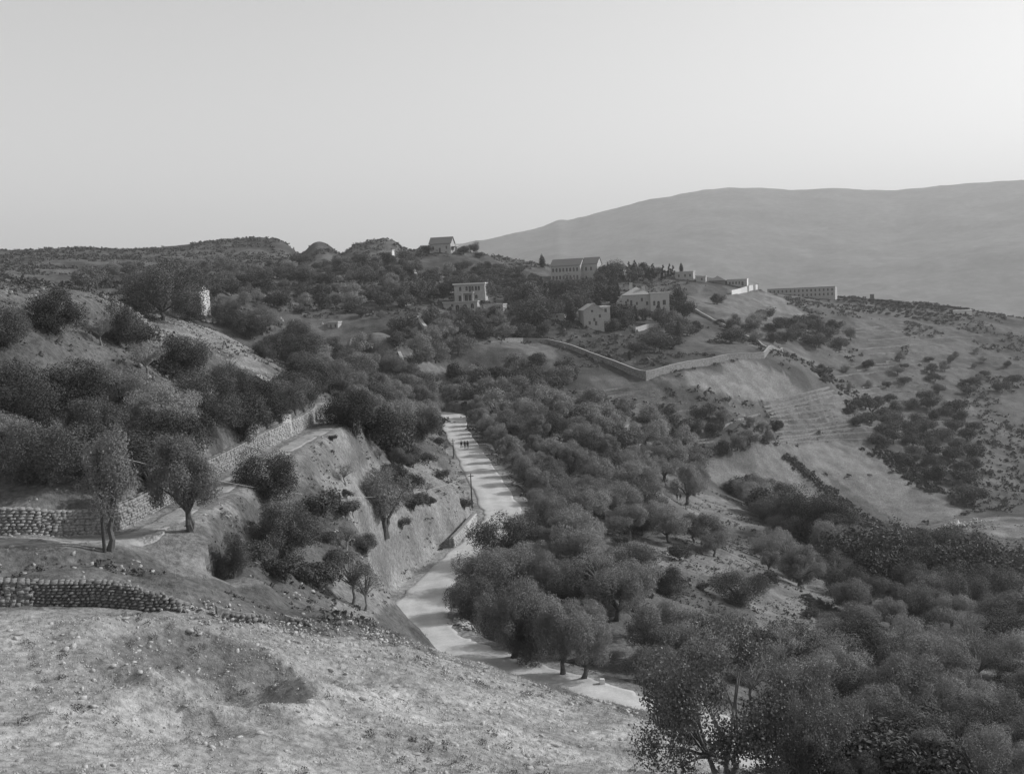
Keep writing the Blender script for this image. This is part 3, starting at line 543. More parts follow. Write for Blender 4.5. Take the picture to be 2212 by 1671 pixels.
ZONES = [
 ([(1040,920),(1100,900),(1260,960),(1400,1010),(1440,1040),(1410,1090),(1330,1130),(1240,1150),(1160,1130),(1110,1040)], 85, 4.7, (3.4,6.8), OL*5+['broad','thin'], 'grey olive in the grove between straight road and bright spur', 'olives of the grove right of the road'),
 ([(965,880),(1060,900),(1240,940),(1440,1010),(1520,1030),(1500,960),(1400,900),(1250,870),(1100,850),(980,845),(880,820),(860,850)], 95, 5.2, (3.6,6.8), OF*5+['broad_far'], 'olive at the far end of the roadside grove', 'olives beyond the end of the road'),
 ([(1010,1270),(1060,1235),(1180,1215),(1300,1235),(1420,1300),(1500,1400),(1590,1500),(1570,1600),(1440,1500),(1300,1450),(1180,1420),(1120,1390),(1040,1340)], 60, 4.0, (3.2,6.2), OL*4+['broad','thin'], 'grey olive in the thicket inside the road bend', 'olives inside the road bend'),
 ([(1090,1170),(1150,1180),(1300,1215),(1260,1240),(1120,1225)], 8, 3.5, (2.2,3.5), ['olive','bush'], 'low olive scrub between the road edge and the forked olive', 'low olive scrub at the road edge'),
 ([(1290,1125),(1380,1118),(1440,1150),(1560,1190),(1500,1192),(1350,1160)], 14, 4.5, (4.2,6), OL*3+['broad'], 'olive along the upper edge of the grassy field', 'olives along the grassy field'),
 ([(1500,1030),(1600,1060),(1700,1100),(1800,1140),(1900,1190),(2040,1210),(2105,1230),(2200,1250),(2200,1330),(2000,1300),(1900,1290),(1780,1230),(1680,1170),(1665,1128),(1600,1085),(1540,1050)], 70, 5.0, (3.8,8.6), ['broad','broad_far','olive','broad'], 'dark tree in the wood that fills the valley bottom', 'trees of the valley wood'),
 ([(1620,1180),(1760,1210),(1900,1280),(2105,1330),(2250,1350),(2250,1480),(2000,1400),(1860,1350),(1760,1290),(1660,1240)], 52, 4.6, (3.2,6.6), ['olive','broad','olive','thin'], 'tree on the near side of the valley wood', 'near trees of the valley wood'),
 ([(1600,1480),(1700,1430),(1850,1400),(2000,1420),(2250,1480),(2250,1671),(1950,1671),(1700,1640),(1620,1600)], 50, 4.2, (4.0,6.2), ['olive','olive','thin','broad'], 'olive in the loose grove of the lower right corner', 'olives of the lower right corner'),
 ([(176,900),(320,870),(470,880),(530,905),(660,915),(600,945),(520,985),(420,1020),(300,1060),(0,1100),(-40,890)], 56, 4.0, (3.8,6.0), ['broad','broad','broad','olive'], 'dark leafy tree in orchard above the track wall', 'dark orchard trees above the track wall'),
 ([(176,700),(310,720),(340,820),(300,860),(100,860),(-40,760),(0,700)], 26, 4.6, (2.4,4.2), ['broad','bush','broad','thin'], 'shrubby tree on the steep left hill face', 'shrubby trees on the left hill face'),
 ([(340,790),(450,790),(520,830),(540,870),(440,860),(350,850)], 13, 5.0, (3.0,4.4), ['broad','olive','bare'], 'orchard tree below the left pale field', 'orchard trees below the pale field'),
 ([(600,850),(690,840),(700,880),(640,905),(600,880)], 12, 3.8, (3.6,5.4), ['broad'], 'dark tree crowding the top of the cart track', 'dark trees at the top of the cart track'),
 ([(600,760),(700,780),(860,800),(960,870),(950,920),(900,960),(860,1000),(800,1020),(770,980),(745,900),(700,850),(640,830)], 110, 4.6, (4.4,7.4), ['olive','broad','olive','broad'], 'tree in the gully between cart track and road', 'trees of the wooded gully'),
 ([(470,692),(560,720),(680,752),(720,790),(660,790),(600,760),(480,712)], 26, 5.5, (5,7.5), ['broad','olive'], 'dark tree behind the pale ridge of the left hill', 'trees behind the left ridge'),
 ([(770,760),(880,720),(1000,730),(1010,760),(940,790),(860,800)], 30, 6, (4.6,7), ['broad_far','olive_far'], 'tree below the pale field path', 'trees below the field path'),
 ([(960,830),(1080,800),(1220,790),(1250,830),(1180,860),(1060,850)], 34, 6.5, (4.2,6.5), ['broad_far','olive_far'], 'tree on terraces left of the garden wall', 'terrace trees left of the garden wall'),
 ([(900,700),(1060,680),(1200,710),(1180,730),(1060,735),(960,750)], 24, 7, (4.2,6.5), ['broad_far','olive_far'], 'tree below the flat roofed villa', 'trees below the flat roofed villa'),
 ([(1120,650),(1160,632),(1240,640),(1290,622),(1340,628),(1340,655),(1260,675),(1200,690),(1120,690)], 95, 5.5, (5.5,8.5), ['pine','pine','broad_far'], 'dark pine in the wood below the long school', 'pines below the school'),
 ([(1100,700),(1180,715),(1190,730),(1120,725)], 14, 6, (6,9), ['broad_far','olive_far'], 'bushy tree at the left corner of the walled garden', 'trees at the left garden corner'),
 ([(1292,596),(1380,594),(1455,594),(1455,606),(1300,614)], 44, 6, (5,8.5), ['pine','pine','broad_far'], 'pine on the crest right of the school', 'pines on the crest'),
 ([(1320,722),(1400,700),(1460,710),(1440,690),(1330,690)], 24, 6, (5,8), ['broad_far','broad_far','pine'], 'dark garden tree around the big villa', 'garden trees around the villa'),
 ([(1480,700),(1520,720),(1500,745),(1450,760),(1340,770),(1420,735)], 8, 8, (4,7), ['broad_far'], 'small garden tree on the slope inside the garden wall', 'trees inside the garden wall'),
 ([(1560,740),(1640,745),(1820,760),(1850,730),(1780,700),(1640,690),(1560,700)], 44, 8, (4,6.5), ['broad_far','olive_far','bush'], 'dark tree on slope right of walled garden', 'trees right of the walled garden'),
 ([(1400,905),(1560,900),(1680,930),(1660,960),(1540,990),(1480,980)], 46, 5.5, (2.6,4.8), ['broad_far','bush','olive_far'], 'scrub tree on broken terraces above the grove', 'scrub trees on the broken terraces'),
 ([(1820,870),(1980,860),(2105,900),(2105,1100),(2060,1080),(1960,1010),(1860,930)], 60, 6.5, (3.2,5.6), ['broad_far','bush'], 'scattered tree on the far right valley side', 'scattered trees on the far right slope'),
 ([(1750,790),(1900,780),(2105,760),(2200,780),(2200,860),(1980,850),(1800,850)], 30, 10, (2.6,4.6), ['broad_far','bush','olive_far'], 'single tree on the right hill fields', 'trees on the right hill fields'),
]
ZONES.append(([(1590,1600),(1700,1590),(1900,1600),(2240,1580),(2240,1700),(1600,1700)], 22, 3.2, (2.0,3.2), ['olive','olive','thin','olive'], 'tree along the bottom border right of the fig tree', 'trees of the bottom right border'))
ZONES.append(([(1640,1540),(1800,1560),(2000,1570),(2240,1560),(2240,1720),(1640,1720)], 40, 1.8, (1.0,2.4), ['bush','bush','olive','thin'], 'low shrub at the bottom border right of the fig tree', 'low shrubs of the bottom right border'))
ZONES.append(([(740,950),(860,960),(900,1030),(800,1090),(745,1030)], 14, 3.6, (2.6,5.0), ['broad','olive','bush'], 'tree on the upper cut bank below the gully trees', 'trees of the upper cut bank'))
ZONES.append(([(470,1120),(620,1020),(740,960),(860,1000),(940,1080),(900,1150),(780,1200),(700,1280),(560,1240)], 46, 2.6, (.5,2.4), ['bush','bush','thin','broad'], 'bush on the cut bank between track and road', 'bushes of the cut bank'))
_tr = np.gradient(ROAD[:, :2], axis=0); _tr /= np.linalg.norm(_tr, axis=1)[:, None]; _s = np.r_[0, np.cumsum(np.hypot(*np.diff(ROAD[:, :2], axis=0).T))]; _last = -99; LN = []
for i in range(len(ROAD)):   # olives lining the right edge of the straight road
    if 150 < ROAD[i, 1] < 300 and _s[i] - _last > 7.5:
        _last = _s[i] + rt.uniform(-2, 2); o_ = ROADHALF + rt.uniform(2.6, 4.0); sx_ = 1 if -_tr[i, 1] > 0 else -1; x_ = ROAD[i, 0] - _tr[i, 1] * o_ * sx_; y_ = ROAD[i, 1] + _tr[i, 0] * o_ * sx_
        tree('olive', Vector((x_, y_, float(gz(x_, y_)))), rt.uniform(4.2, 5.6), 'grey olive at the right edge of the straight road, number %d counting from its far end', 'olives lining the straight road', 1.0); LN.append(TREE_E[-1])
for i, e_ in enumerate(LN): e_['label'] = 'grey olive at the right edge of the straight road, ' + ORD[i] + ' counting from its far end'
for z in ZONES: zone(*z)
zone([(176,600),(420,580),(700,570),(860,560),(980,590),(960,640),(860,690),(640,680),(480,650),(300,640),(176,630)], 150, 7.0, (2.8,7.0), ['broad_far','olive_far','broad_far'], 'dark tree on hillside below the left skyline', 'trees of the scrubby hillside', dlim=(260, 760))
zone([(980,570),(1100,590),(1160,600),(1140,640),(1080,640),(960,620)], 46, 8, (3,5.5), ['broad_far','bush'], 'bushy tree on the slope below the hilltop house', 'trees below the hilltop house')
# shrubs in rows on the far right ridge
for r_, (x0, y0, x1, y1, n) in enumerate(((1800,640,2100,668,34),(1810,650,2100,678,20),(1830,662,2090,690,16),(1850,672,2060,700,12))):
    for i in range(n):
        t = (i + rt.uniform(-.25, .25)) / n; p = hit(x0 + (x1 - x0) * t, y0 + (y1 - y0) * t + rt.uniform(-1, 1) + (3 if r_ == 0 else 0))
        tree('bush', p, rt.uniform(1.3, 2.0), 'small tree in the ' + ('topmost', 'second', 'third', 'lowest')[r_] + ' planted row on right skyline, ' + ORD[int(i * 12 / n)] + ' twelfth from left', 'planted rows on the right skyline', rt.uniform(1, 1.5))
# ------------------------------------------------------------------ uncountable cover: low scrub, grass tufts, loose stones
def scatter(n, amin, amax, dmin, dmax, fn, seed):
    g = np.random.default_rng(seed); out = [[], []]; have = 0
    while have < n:
        a = g.uniform(amin, amax, n * 3); d = np.sqrt(g.uniform(dmin ** 2, dmax ** 2, n * 3)); x = d * np.sin(a); y = d * np.cos(a); z = gz(x, y); px, py = project(x, y, z)
        k_ = fn(x, y, px, py, d, g) & (px > -120) & (px < 2330) & (py < 1750); out[0].append(x[k_]); out[1].append(y[k_]); have += k_.sum()
        if len(out[0]) > 30: break
    x = np.concatenate(out[0])[:n]; y = np.concatenate(out[1])[:n]; return x, y, gz(x, y)
def offroad(x, y, gap=.6):
    r_ = np.ones(x.shape, bool)
    for ln, h_ in ((ROAD, ROADHALF), (TRACK, 1.5), (SPUR, 1.2)):
        for i in range(0, len(ln), 2): r_ &= (x - ln[i, 0]) ** 2 + (y - ln[i, 1]) ** 2 > (h_ + gap) ** 2
    return r_
def clumps(name, x, y, z, s, m, nl, ll, lw, seed, flat=.7, up=.3):
    g = np.random.default_rng(seed); n = len(x); dr = g.normal(size=(n, nl, 3)); dr /= np.linalg.norm(dr, axis=2)[..., None]; dr[..., 2] = np.abs(dr[..., 2])
    c = np.stack([x, y, z], 1)[:, None] + dr * (s * .5)[:, None, None] * np.array([1.2, 1.2, flat * 1.6]) * g.uniform(.5, 1, (n, nl, 1))
    nn = dr * .7 + g.normal(size=dr.shape) * .45; nn /= np.linalg.norm(nn, axis=2)[..., None]; t = np.cross(nn, g.normal(size=dr.shape)); t[..., 2] += up; t /= np.linalg.norm(t, axis=2)[..., None]; b = np.cross(nn, t)
    L_ = (s[:, None, None] * ll) * g.uniform(.6, 1.4, (n, nl, 1)); W_ = (s[:, None, None] * lw) * g.uniform(.6, 1.4, (n, nl, 1))
    V = np.stack([c - t * L_ / 2, c + b * W_ / 2, c + t * L_ / 2, c - b * W_ / 2], 2).reshape(-1, 3)
    return prop(link(name, np_mesh(name, V, np.arange(len(V)).reshape(-1, 4), 4), m), kind='stuff')
g0 = np.random.default_rng(3)
def dens(lam, thr, seed): return lambda x, y, px, py, d, g: (fbm(x, y, lam, 3, seed) > thr)
open_field = [q[0] for q in ZN if q[1] >= 240]
def farscrub(x, y, px, py, d, g):
    k_ = (fbm(x, y, 26, 3, 51) > -.02) & offroad(x, y, 1.5)
    for pl in open_field: k_ &= ~(inpoly(px, py, pl) & (g.random(x.shape) > .04))
    return k_ & ~((px > 1480) & (px < 1700) & (py < 730) & (g.random(x.shape) > .08))
x, y, z = scatter(15000, -.5, .5, 260, 720, farscrub, 61); clumps('hillside_scrub', x, y, z, g0.uniform(.5, 2.2, len(x)) ** 1.2, M['scrub'], 9, .5, .4, 62)
def bank(x, y, px, py, d, g): return offroad(x, y, .9) & (fbm(x, y, 6, 3, 52) > np.where((px > 600) & (px < 1000) & (d > 80), -.1, .02)) & (d > 66) & ~((px < 1560) & (py > 1370) & (d < 82))
x, y, z = scatter(30000, -.5, .5, 66, 300, bank, 63); clumps('bank_scrub', x, y, z, g0.uniform(.12, .6, len(x)) * g0.choice([.7, 1, 1.8], len(x), p=[.5, .4, .1]), M['scrub'], 9, .45, .3, 64)
x, y, z = scatter(12000, -.5, .5, 60, 260, lambda x, y, px, py, d, g: offroad(x, y, .3), 65); clumps('dry_grass', x, y, z, g0.uniform(.12, .4, len(x)), M['grass'], 7, .8, .1, 66, 1, 1.5)
def fore(x, y, px, py, d, g): return (py > 1330) & (d < 80) & offroad(x, y, .3)
x, y, z = scatter(15000, -.5, .3, 36, 80, fore, 67); clumps('foreground_grass', x, y, z, g0.uniform(.06, .26, len(x)), M['grass'], 8, .8, .09, 68, 1, 1.5)
x, y, z = scatter(420, -.5, .3, 36, 78, lambda x, y, px, py, d, g: fore(x, y, px, py, d, g) & (fbm(x, y, 5, 2, 55) > .05), 69); clumps('foreground_weeds', x, y, z, g0.uniform(.2, .55, len(x)), M['scrub'], 60, .2, .09, 70, .8, .6)
def rockbase(seed):
    g = random.Random(seed); V = []; ico = [(0,0,1),(.89,0,.45),(.28,.85,.45),(-.72,.53,.45),(-.72,-.53,.45),(.28,-.85,.45),(.72,.53,-.45),(-.28,.85,-.45),(-.89,0,-.45),(-.28,-.85,-.45),(.72,-.53,-.45),(0,0,-1)]
    for v in ico: s_ = g.uniform(.7, 1.15); V.append((v[0] * s_, v[1] * s_ * g.uniform(.7, 1), v[2] * s_ * .62))
    Fc = [(0,1,2),(0,2,3),(0,3,4),(0,4,5),(0,5,1),(1,6,2),(2,7,3),(3,8,4),(4,9,5),(5,10,1),(2,6,7),(3,7,8),(4,8,9),(5,9,10),(1,10,6),(11,7,6),(11,8,7),(11,9,8),(11,10,9),(11,6,10)]
    return np.array(V), np.array(Fc)
RB = [rockbase(i) for i in range(6)]
def rocks(name, x, y, z, s, m, seed, parent=None):
    g = np.random.default_rng(seed); Vs = []; Fs = []; b = 0
    for k_ in range(6):
        ii = np.arange(k_, len(x), 6)
        if not len(ii): continue
        V, Fc = RB[k_]; a = g.uniform(0, 6.28, len(ii)); ca_, sa_ = np.cos(a)[:, None], np.sin(a)[:, None]; ss = s[ii][:, None]
        st = g.uniform(.6, 1.4, (len(ii), 3)); X_ = V[None, :, 0] * st[:, :1]; Y_ = V[None, :, 1] * st[:, 1:2]; Z_ = V[None, :, 2] * st[:, 2:]
        tilt = g.uniform(-.5, .5, (len(ii), 1)); Z2 = Z_ + X_ * tilt
        W_ = np.stack([x[ii][:, None] + ss * (X_ * ca_ - Y_ * sa_), y[ii][:, None] + ss * (X_ * sa_ + Y_ * ca_), z[ii][:, None] + ss * Z2], -1)
        Vs.append(W_.reshape(-1, 3)); Fs.append((Fc[None] + (np.arange(len(ii)) * 12)[:, None, None] + b).reshape(-1, 3)); b += len(ii) * 12
    return prop(link(name, np_mesh(name, np.concatenate(Vs), np.concatenate(Fs), 3), m, parent), kind='stuff')
x, y, z = scatter(16000, -.5, .3, 36, 80, lambda x, y, px, py, d, g: fore(x, y, px, py, d, g) & (fbm(x, y, 4, 3, 56) > -.12), 71)
rocks('loose_scree', x, y, z, g0.uniform(.025, .08, len(x)) * g0.choice([.6, 1, 2.2], len(x), p=[.6, .35, .05]), M['pale'], 72)
x, y, z = scatter(4000, -.5, .3, 62, 230, lambda x, y, px, py, d, g: offroad(x, y, .4) & (px < 1050) & (fbm(x, y, 9, 3, 57) > 0), 73)
rocks('bank_stones', x, y, z, g0.uniform(.06, .22, len(x)), M['stone'], 74)
STONE_ME = []
for k_ in range(6):
    me = np_mesh('stone', RB[k_][0], RB[k_][1], 3); me.materials.append(M['pale']); STONE_ME.append(me)
x, y, z = scatter(150, -.45, .25, 38, 74, fore, 75)
for i in range(len(x)):
    o = link('stone', STONE_ME[i % 6], loc=(x[i], y[i], z[i] + .02), rz=rt.random() * 6, sc=(rt.uniform(.15, .34), rt.uniform(.12, .28), rt.uniform(.1, .22)))
    q_ = project(x[i], y[i], z[i]); dim = sorted(o.scale)
    prop(o, ('small' if dim[2] < .22 else 'large' if dim[2] > .28 else 'middling') + (' flat' if o.scale[2] < .15 else ' chunky') + ' loose limestone block, ' + ('far left', 'left', 'centre', 'right')[min(3, max(0, int(q_[0] // 380)))] + ' of the foreground slope, ' + ('near its crest', 'half way down', 'at the bottom border')[min(2, max(0, int((q_[1] - 1320) // 115)))], 'stone', 'loose blocks on the foreground slope')
# ------------------------------------------------------------------ buildings
def panel(b, u0, u1, z0, z1, t, holes, P):
    """wall slab between u0..u1, z0..z1, thickness t, with openings (cu, zb, w, h, arched); P maps (u, depth, z) to a point"""
    us = sorted({u0, u1} | {h[0] - h[2] / 2 for h in holes} | {h[0] + h[2] / 2 for h in holes}); zs = sorted({z0, z1} | {h[1] for h in holes} | {h[1] + h[3] for h in holes})
    def box(a0, a1, c0, c1):
        q = [P(a0, 0, c0), P(a1, 0, c0), P(a1, t, c0), P(a0, t, c0), P(a0, 0, c1), P(a1, 0, c1), P(a1, t, c1), P(a0, t, c1)]; k_ = len(b.v); b.v += q
        b.f += [tuple(k_ + i for i in f) for f in ((0,3,2,1),(4,5,6,7),(0,1,5,4),(1,2,6,5),(2,3,7,6),(3,0,4,7))]
    for i in range(len(us) - 1):
        for j in range(len(zs) - 1):
            mu_, mz = (us[i] + us[i + 1]) / 2, (zs[j] + zs[j + 1]) / 2
            if not any(abs(mu_ - h[0]) < h[2] / 2 and h[1] < mz < h[1] + h[3] for h in holes): box(us[i], us[i + 1], zs[j], zs[j + 1])
    for cu, zb, w, h, arch in holes:
        if arch:
            r = w / 2
            for k_ in range(8):
                x0, x1 = cu - r + w * k_ / 8, cu - r + w * (k_ + 1) / 8; xm = (x0 + x1) / 2 - cu; box(x0, x1, zb + h - r + math.sqrt(max(0, r * r - xm * xm)), zb + h)
def bld(name, label, px, py, cat='house', rz=-.33, d=None, sink=0.0):
    p = hit(px, py) if d is None else Vector(world(px, py, d)); e = empty(name, p - Vector((0, 0, sink)), rz, 1, label=label, cat=cat); return e, math.hypot(p.x, p.y) / F
def shell(e, x0, x1, y0, y1, z0, z1, front, right=(), m='ashlar', left=(), t=.4, name='wall', pane='glass', open_=False):
    b = MB(); panel(b, x0, x1, z0, z1, t, front, lambda u, d_, z: (u, y0 + d_, z)); panel(b, y0 + t, y1 - t, z0, z1, t, right, lambda u, d_, z: (x1 - d_, u, z))
    panel(b, y0 + t, y1 - t, z0, z1, t, left, lambda u, d_, z: (x0 + d_, u, z)); b.box(x0, y1 - t, z0, x1, y1, z1)
    w = b.build(name, M[m], e)
    for side, hs_ in ((0, front), (1, right), (2, left)):
        for cu, zb, ww, h, arch in hs_:
            P = {0: lambda u, d_, z: (u, y0 + d_, z), 1: lambda u, d_, z: (x1 - d_, u, z), 2: lambda u, d_, z: (x0 + d_, u, z)}[side]
            f = MB(); fr = .09
            for (a0, a1, c0, c1) in ((cu - ww / 2, cu + ww / 2, zb, zb + fr), (cu - ww / 2, cu - ww / 2 + fr, zb + fr, zb + h), (cu + ww / 2 - fr, cu + ww / 2, zb + fr, zb + h), (cu - .04, cu + .04, zb + fr, zb + h - (ww / 2 if arch else 0))):
                q = [P(a0, .12, c0), P(a1, .12, c0), P(a1, .2, c0), P(a0, .2, c0), P(a0, .12, c1), P(a1, .12, c1), P(a1, .2, c1), P(a0, .2, c1)]; k_ = len(f.v); f.v += q
                f.f += [tuple(k_ + i for i in g_) for g_ in ((0,3,2,1),(4,5,6,7),(0,1,5,4),(1,2,6,5),(2,3,7,6),(3,0,4,7))]
            isdoor = zb <= .05 and h > 1.7; wf = f.build('door' if isdoor else 'window', M['frame'], e)
            g_ = MB(); g_.poly([P(cu - ww / 2 + .01, .26, zb), P(cu + ww / 2 - .01, .26, zb), P(cu + ww / 2 - .01, .26, zb + h), P(cu - ww / 2 + .01, .26, zb + h)]); g_.build('panel' if isdoor else 'pane', M[pane], wf)
    return w
def gable_roof(e, x0, x1, y0, y1, z, rise, oh=.35, m='tile', along='x', gm='ashlar', th=.18):
    """roof slabs plus the gable triangles; ridge along x or y"""
    T = (lambda a, b_, c: (a, b_, c)) if along == 'x' else (lambda a, b_, c: (b_, a, c))
    a0, a1, b0, b1 = (x0, x1, y0, y1) if along == 'x' else (y0, y1, x0, x1); bm = (b0 + b1) / 2; k = rise / ((b1 - b0) / 2); r = MB()
    for s, be in ((-1, b0), (1, b1)):
        bo = be + s * oh; zo = z - k * oh; A_ = [T(a0 - oh, bo, zo), T(a1 + oh, bo, zo), T(a1 + oh, bm, z + rise), T(a0 - oh, bm, z + rise)]; B_ = [(p[0], p[1], p[2] + th) for p in A_]
        r.poly(A_); r.poly(B_)
        for i in range(4): j = (i + 1) % 4; r.poly([A_[i], A_[j], B_[j], B_[i]])
    ro = r.build('roof', M[m], e)
    for a, ai in ((a0, a0 + .35), (a1 - .35, a1)):
        g_ = MB(); A_ = [T(a, b0, z), T(a, b1, z), T(a, bm, z + rise)]; B_ = [T(ai, b0, z), T(ai, b1, z), T(ai, bm, z + rise)]; g_.poly(A_); g_.poly(B_)
        for i in range(3): j = (i + 1) % 3; g_.poly([A_[i], A_[j], B_[j], B_[i]])
        g_.build('gable', M[gm], e)
    return ro
def hip_roof(e, x0, x1, y0, y1, z, rise, oh=.4, m='tile', inset=None):
    x0 -= oh; x1 += oh; y0 -= oh; y1 += oh; ym = (y0 + y1) / 2; q = inset if inset else (y1 - y0) / 2; b = MB(); A_ = (x0, y0, z); B_ = (x1, y0, z); C_ = (x1, y1, z); D_ = (x0, y1, z); R0 = (x0 + q, ym, z + rise); R1 = (x1 - q, ym, z + rise)
    for f in ((A_, B_, R1, R0), (B_, C_, R1), (C_, D_, R0, R1), (D_, A_, R0), (A_, D_, C_, B_)): b.poly(f)
    return b.build('roof', M[m], e)
def box_part(e, name, m, *bx):
    b = MB()
    for q in bx: b.box(*q)
    return b.build(name, M[m], e)
# hilltop house with the tiled gable roof
e, u = bld('gabled_house', 'pale gabled house with dark tiled roof alone on the hilltop skyline', 951, 545, rz=-.22); w, h = 47 * u, 19 * u
shell(e, -w / 2, w / 2, 0, 8.5, -3, h, [(-w * .33, 1.6, 1.0, 1.7, 0), (-w * .02, .0, 1.1, 2.4, 0), (w * .30, 1.6, 1.0, 1.7, 0)], [(3.2, 0.1, 1.0, 2.2, 0), (6.0, 1.6, 1.0, 1.5, 0)])
gable_roof(e, -w / 2, w / 2, 0, 8.5, h, 13.5 * u, .45)
box_part(e, 'balcony', 'frame', (w / 2, 1.0, 2.7, w / 2 + 2.6, 7.5, 2.9), (w / 2 + 2.4, 1.1, -2, w / 2 + 2.55, 1.25, 2.7), (w / 2 + 2.4, 7.2, -2, w / 2 + 2.55, 7.35, 2.7), (w / 2 + 2.5, 1.0, 2.9, w / 2 + 2.6, 7.5, 3.7))
box_part(e, 'annex', 'plaster', (w / 2 + .02, 9, -3, w / 2 + 4.0, 12, 1.9))
# flat-roofed villa in three steps
e, u = bld('flat_roofed_villa', 'stepped flat roofed villa with white cornice and arched lower storey', 995, 673, 'villa', rz=-.12)
w = 74 * u; lh = 20 * u
shell(e, -w / 2, w / 2, 0, 7, -2, lh, [(-w * .06 - w * .03, .0, 9.2 * u * 1.0, 15 * u, 1), (w * .13, .0, 9.2 * u, 15 * u, 1), (w * .35, 1.0, 7.5 * u, 11 * u, 1), (-w * .24, 1.9, 1.0, 1.1, 0)], m='ashlar')
box_part(e, 'terrace_slab', 'plaster', (-w / 2 - .3, -.5, lh, w / 2 + .3, 7.2, lh + .35))
z1 = lh + .35; x0, x1 = -w / 2 + 20 * u, w / 2 + 14 * u
shell(e, x0, x1, 5.5, 13, z1, z1 + 19 * u, [(x0 + 26 * u, z1 + .02, 1.2, 2.3, 0), (x0 + 34 * u, z1 + .02, 1.2, 2.3, 0), (x0 + 48 * u, z1 + .7, 1.1, 1.6, 1), (x0 + 12 * u, z1 + .02, 1.2, 2.2, 0)], name='wall')
xa, xb = x0 + 19 * u, x0 + 42 * u; box_part(e, 'porch', 'plaster', (xa, 2.2, z1, xa + .4, 2.6, z1 + 17 * u), (xb, 2.2, z1, xb + .4, 2.6, z1 + 17 * u), (xa - .1, 2.1, z1 + 17 * u, xb + .5, 5.5, z1 + 19 * u))
z2 = z1 + 19 * u; us_ = [(x0 + 13 * u, 1), (x0 + 27 * u, 1), (x0 + 34 * u, 0), (x0 + 40 * u, 1), (x0 + 47.5 * u, 1), (x0 + 54 * u, 1)]
shell(e, x0, x1 - 1 * u, 5.9, 13, z2, z2 + 17 * u, [(a, z2 + (.05 if not r_ else 3 * u), 1.0, (2.3 if not r_ else 9.5 * u), r_) for a, r_ in us_], name='wall')
box_part(e, 'roof_slab', 'white', (x0 - .5, 5.2, z2 + 17 * u, x1 + .2, 13.4, z2 + 17 * u + .5))
# school
e, u = bld('school_building', 'long three storey stone school with pitched roof rising behind the pines', 1222, 606, 'school', rz=-.36, sink=1.2); w = 66 * u; H_ = 27 * u + 2.5
shell(e, -w * .5, w * .5, 0, 10, -4, H_, [(-w * .5 + w * (.08 + .117 * i), H_ - 3.3, 1.15, 2.0, 1) for i in range(8)] + [(-w * .5 + w * (.08 + .117 * i), H_ - 7.4, 1.15, 2.1, 0) for i in range(8)], [(3, H_ - 3.3, 1, 1.9, 0), (7, H_ - 3.3, 1, 1.9, 0)])
gable_roof(e, -w * .5, w * .5, 0, 10, H_, 3.4, .35)
shell(e, w * .5 + .01, w * .5 + 34 * u, 3.5, 12.5, -4, H_ + .3, [(w * .5 + 9 * u, H_ - 3.3, 1.1, 2, 0), (w * .5 + 20 * u, H_ - 3.3, 1.1, 2, 0)], [(8, H_ - 3.3, 1, 1.9, 0)]); gable_roof(e, w * .5 + .3, w * .5 + 34 * u, 3.5, 12.5, H_ + .3, 3.3, .3)
# gabled stone house, gable to the camera
e, u = bld('stone_house', 'tall gabled stone house facing the camera left of the big villa', 1284, 712, rz=.12, sink=-.8); w = 44 * u; h = 38 * u
shell(e, -w / 2, w / 2, 0, 11, -3, h, [(-w * .08, h - 5 * u, .9, 1.0, 0), (w * .02, h * .35, .9, 1.3, 0), (w * .1, 0.8, 1.0, 1.6, 0), (-w * .22, 1.2, .9, 1.3, 0), (w * .3, h * .55, .9, 1.2, 0)]); gable_roof(e, -w / 2, w / 2, 0, 11, h, 13 * u, .3, along='y', m='plaster')
shell(e, w / 2 + .01, w / 2 + 20 * u, 5, 12, -3, h + 5 * u, [(w / 2 + 10 * u, h - 1.2, 1, 1.4, 0)]); box_part(e, 'parapet', 'white', (w / 2 - .1, 4.8, h + 5 * u, w / 2 + 21 * u, 12.2, h + 5 * u + .4))
# big villa
e, u = bld('big_villa', 'largest villa with hipped roof, turret and flat right wing beside tall tree', 1375, 667, 'villa', rz=-.12); w = 60 * u; h = 30 * u
shell(e, -w / 2, w / 2, 0, 12, -3, h, [(-w * .36, .05, 1.0, 3.6, 0), (-w * .18, .05, 1.0, 3.8, 0), (w * .02, 1.6, .9, 1.4, 0), (w * .2, h - 3, 1.0, 1.5, 0), (-w * .3, h - 3, .9, 1.3, 0), (w * .38, 1.4, 1, 1.6, 0)]); hip_roof(e, -w / 2, w / 2, 0, 12, h, 17 * u, m='ashlar')
box_part(e, 'turret', 'plaster', (-w * .23, 4, h + 6 * u, -w * .23 + 1.3, 5.3, h + 25 * u), (-w * .23 - .15, 3.85, h + 25 * u, -w * .23 + 1.45, 5.45, h + 26.3 * u))
box_part(e, 'flagpole', 'frame', (-w * .23 + .6, 4.6, h + 26.3 * u, -w * .23 + .68, 4.68, h + 44 * u)); box_part(e, 'chimney', 'plaster', (w * .2, 3, h, w * .2 + 1.6, 4.4, h + 18 * u))
shell(e, w / 2 + .01, w / 2 + 40 * u, -1.5, 9, -3, h + 1.5 * u, [(w / 2 + 8 * u, 1.0, 1, 2.2, 1), (w / 2 + 17 * u, .05, 1.2, 3, 1), (w / 2 + 29 * u, 1.2, 1.4, 2.2, 0)], [(1.5, 2, 1, 1.8, 0), (5.5, 2, 1, 1.8, 0)], m='plaster'); box_part(e, 'cornice', 'white', (w / 2 - .2, -1.8, h + 1.5 * u, w / 2 + 41.5 * u, 9.2, h + 3.0 * u))
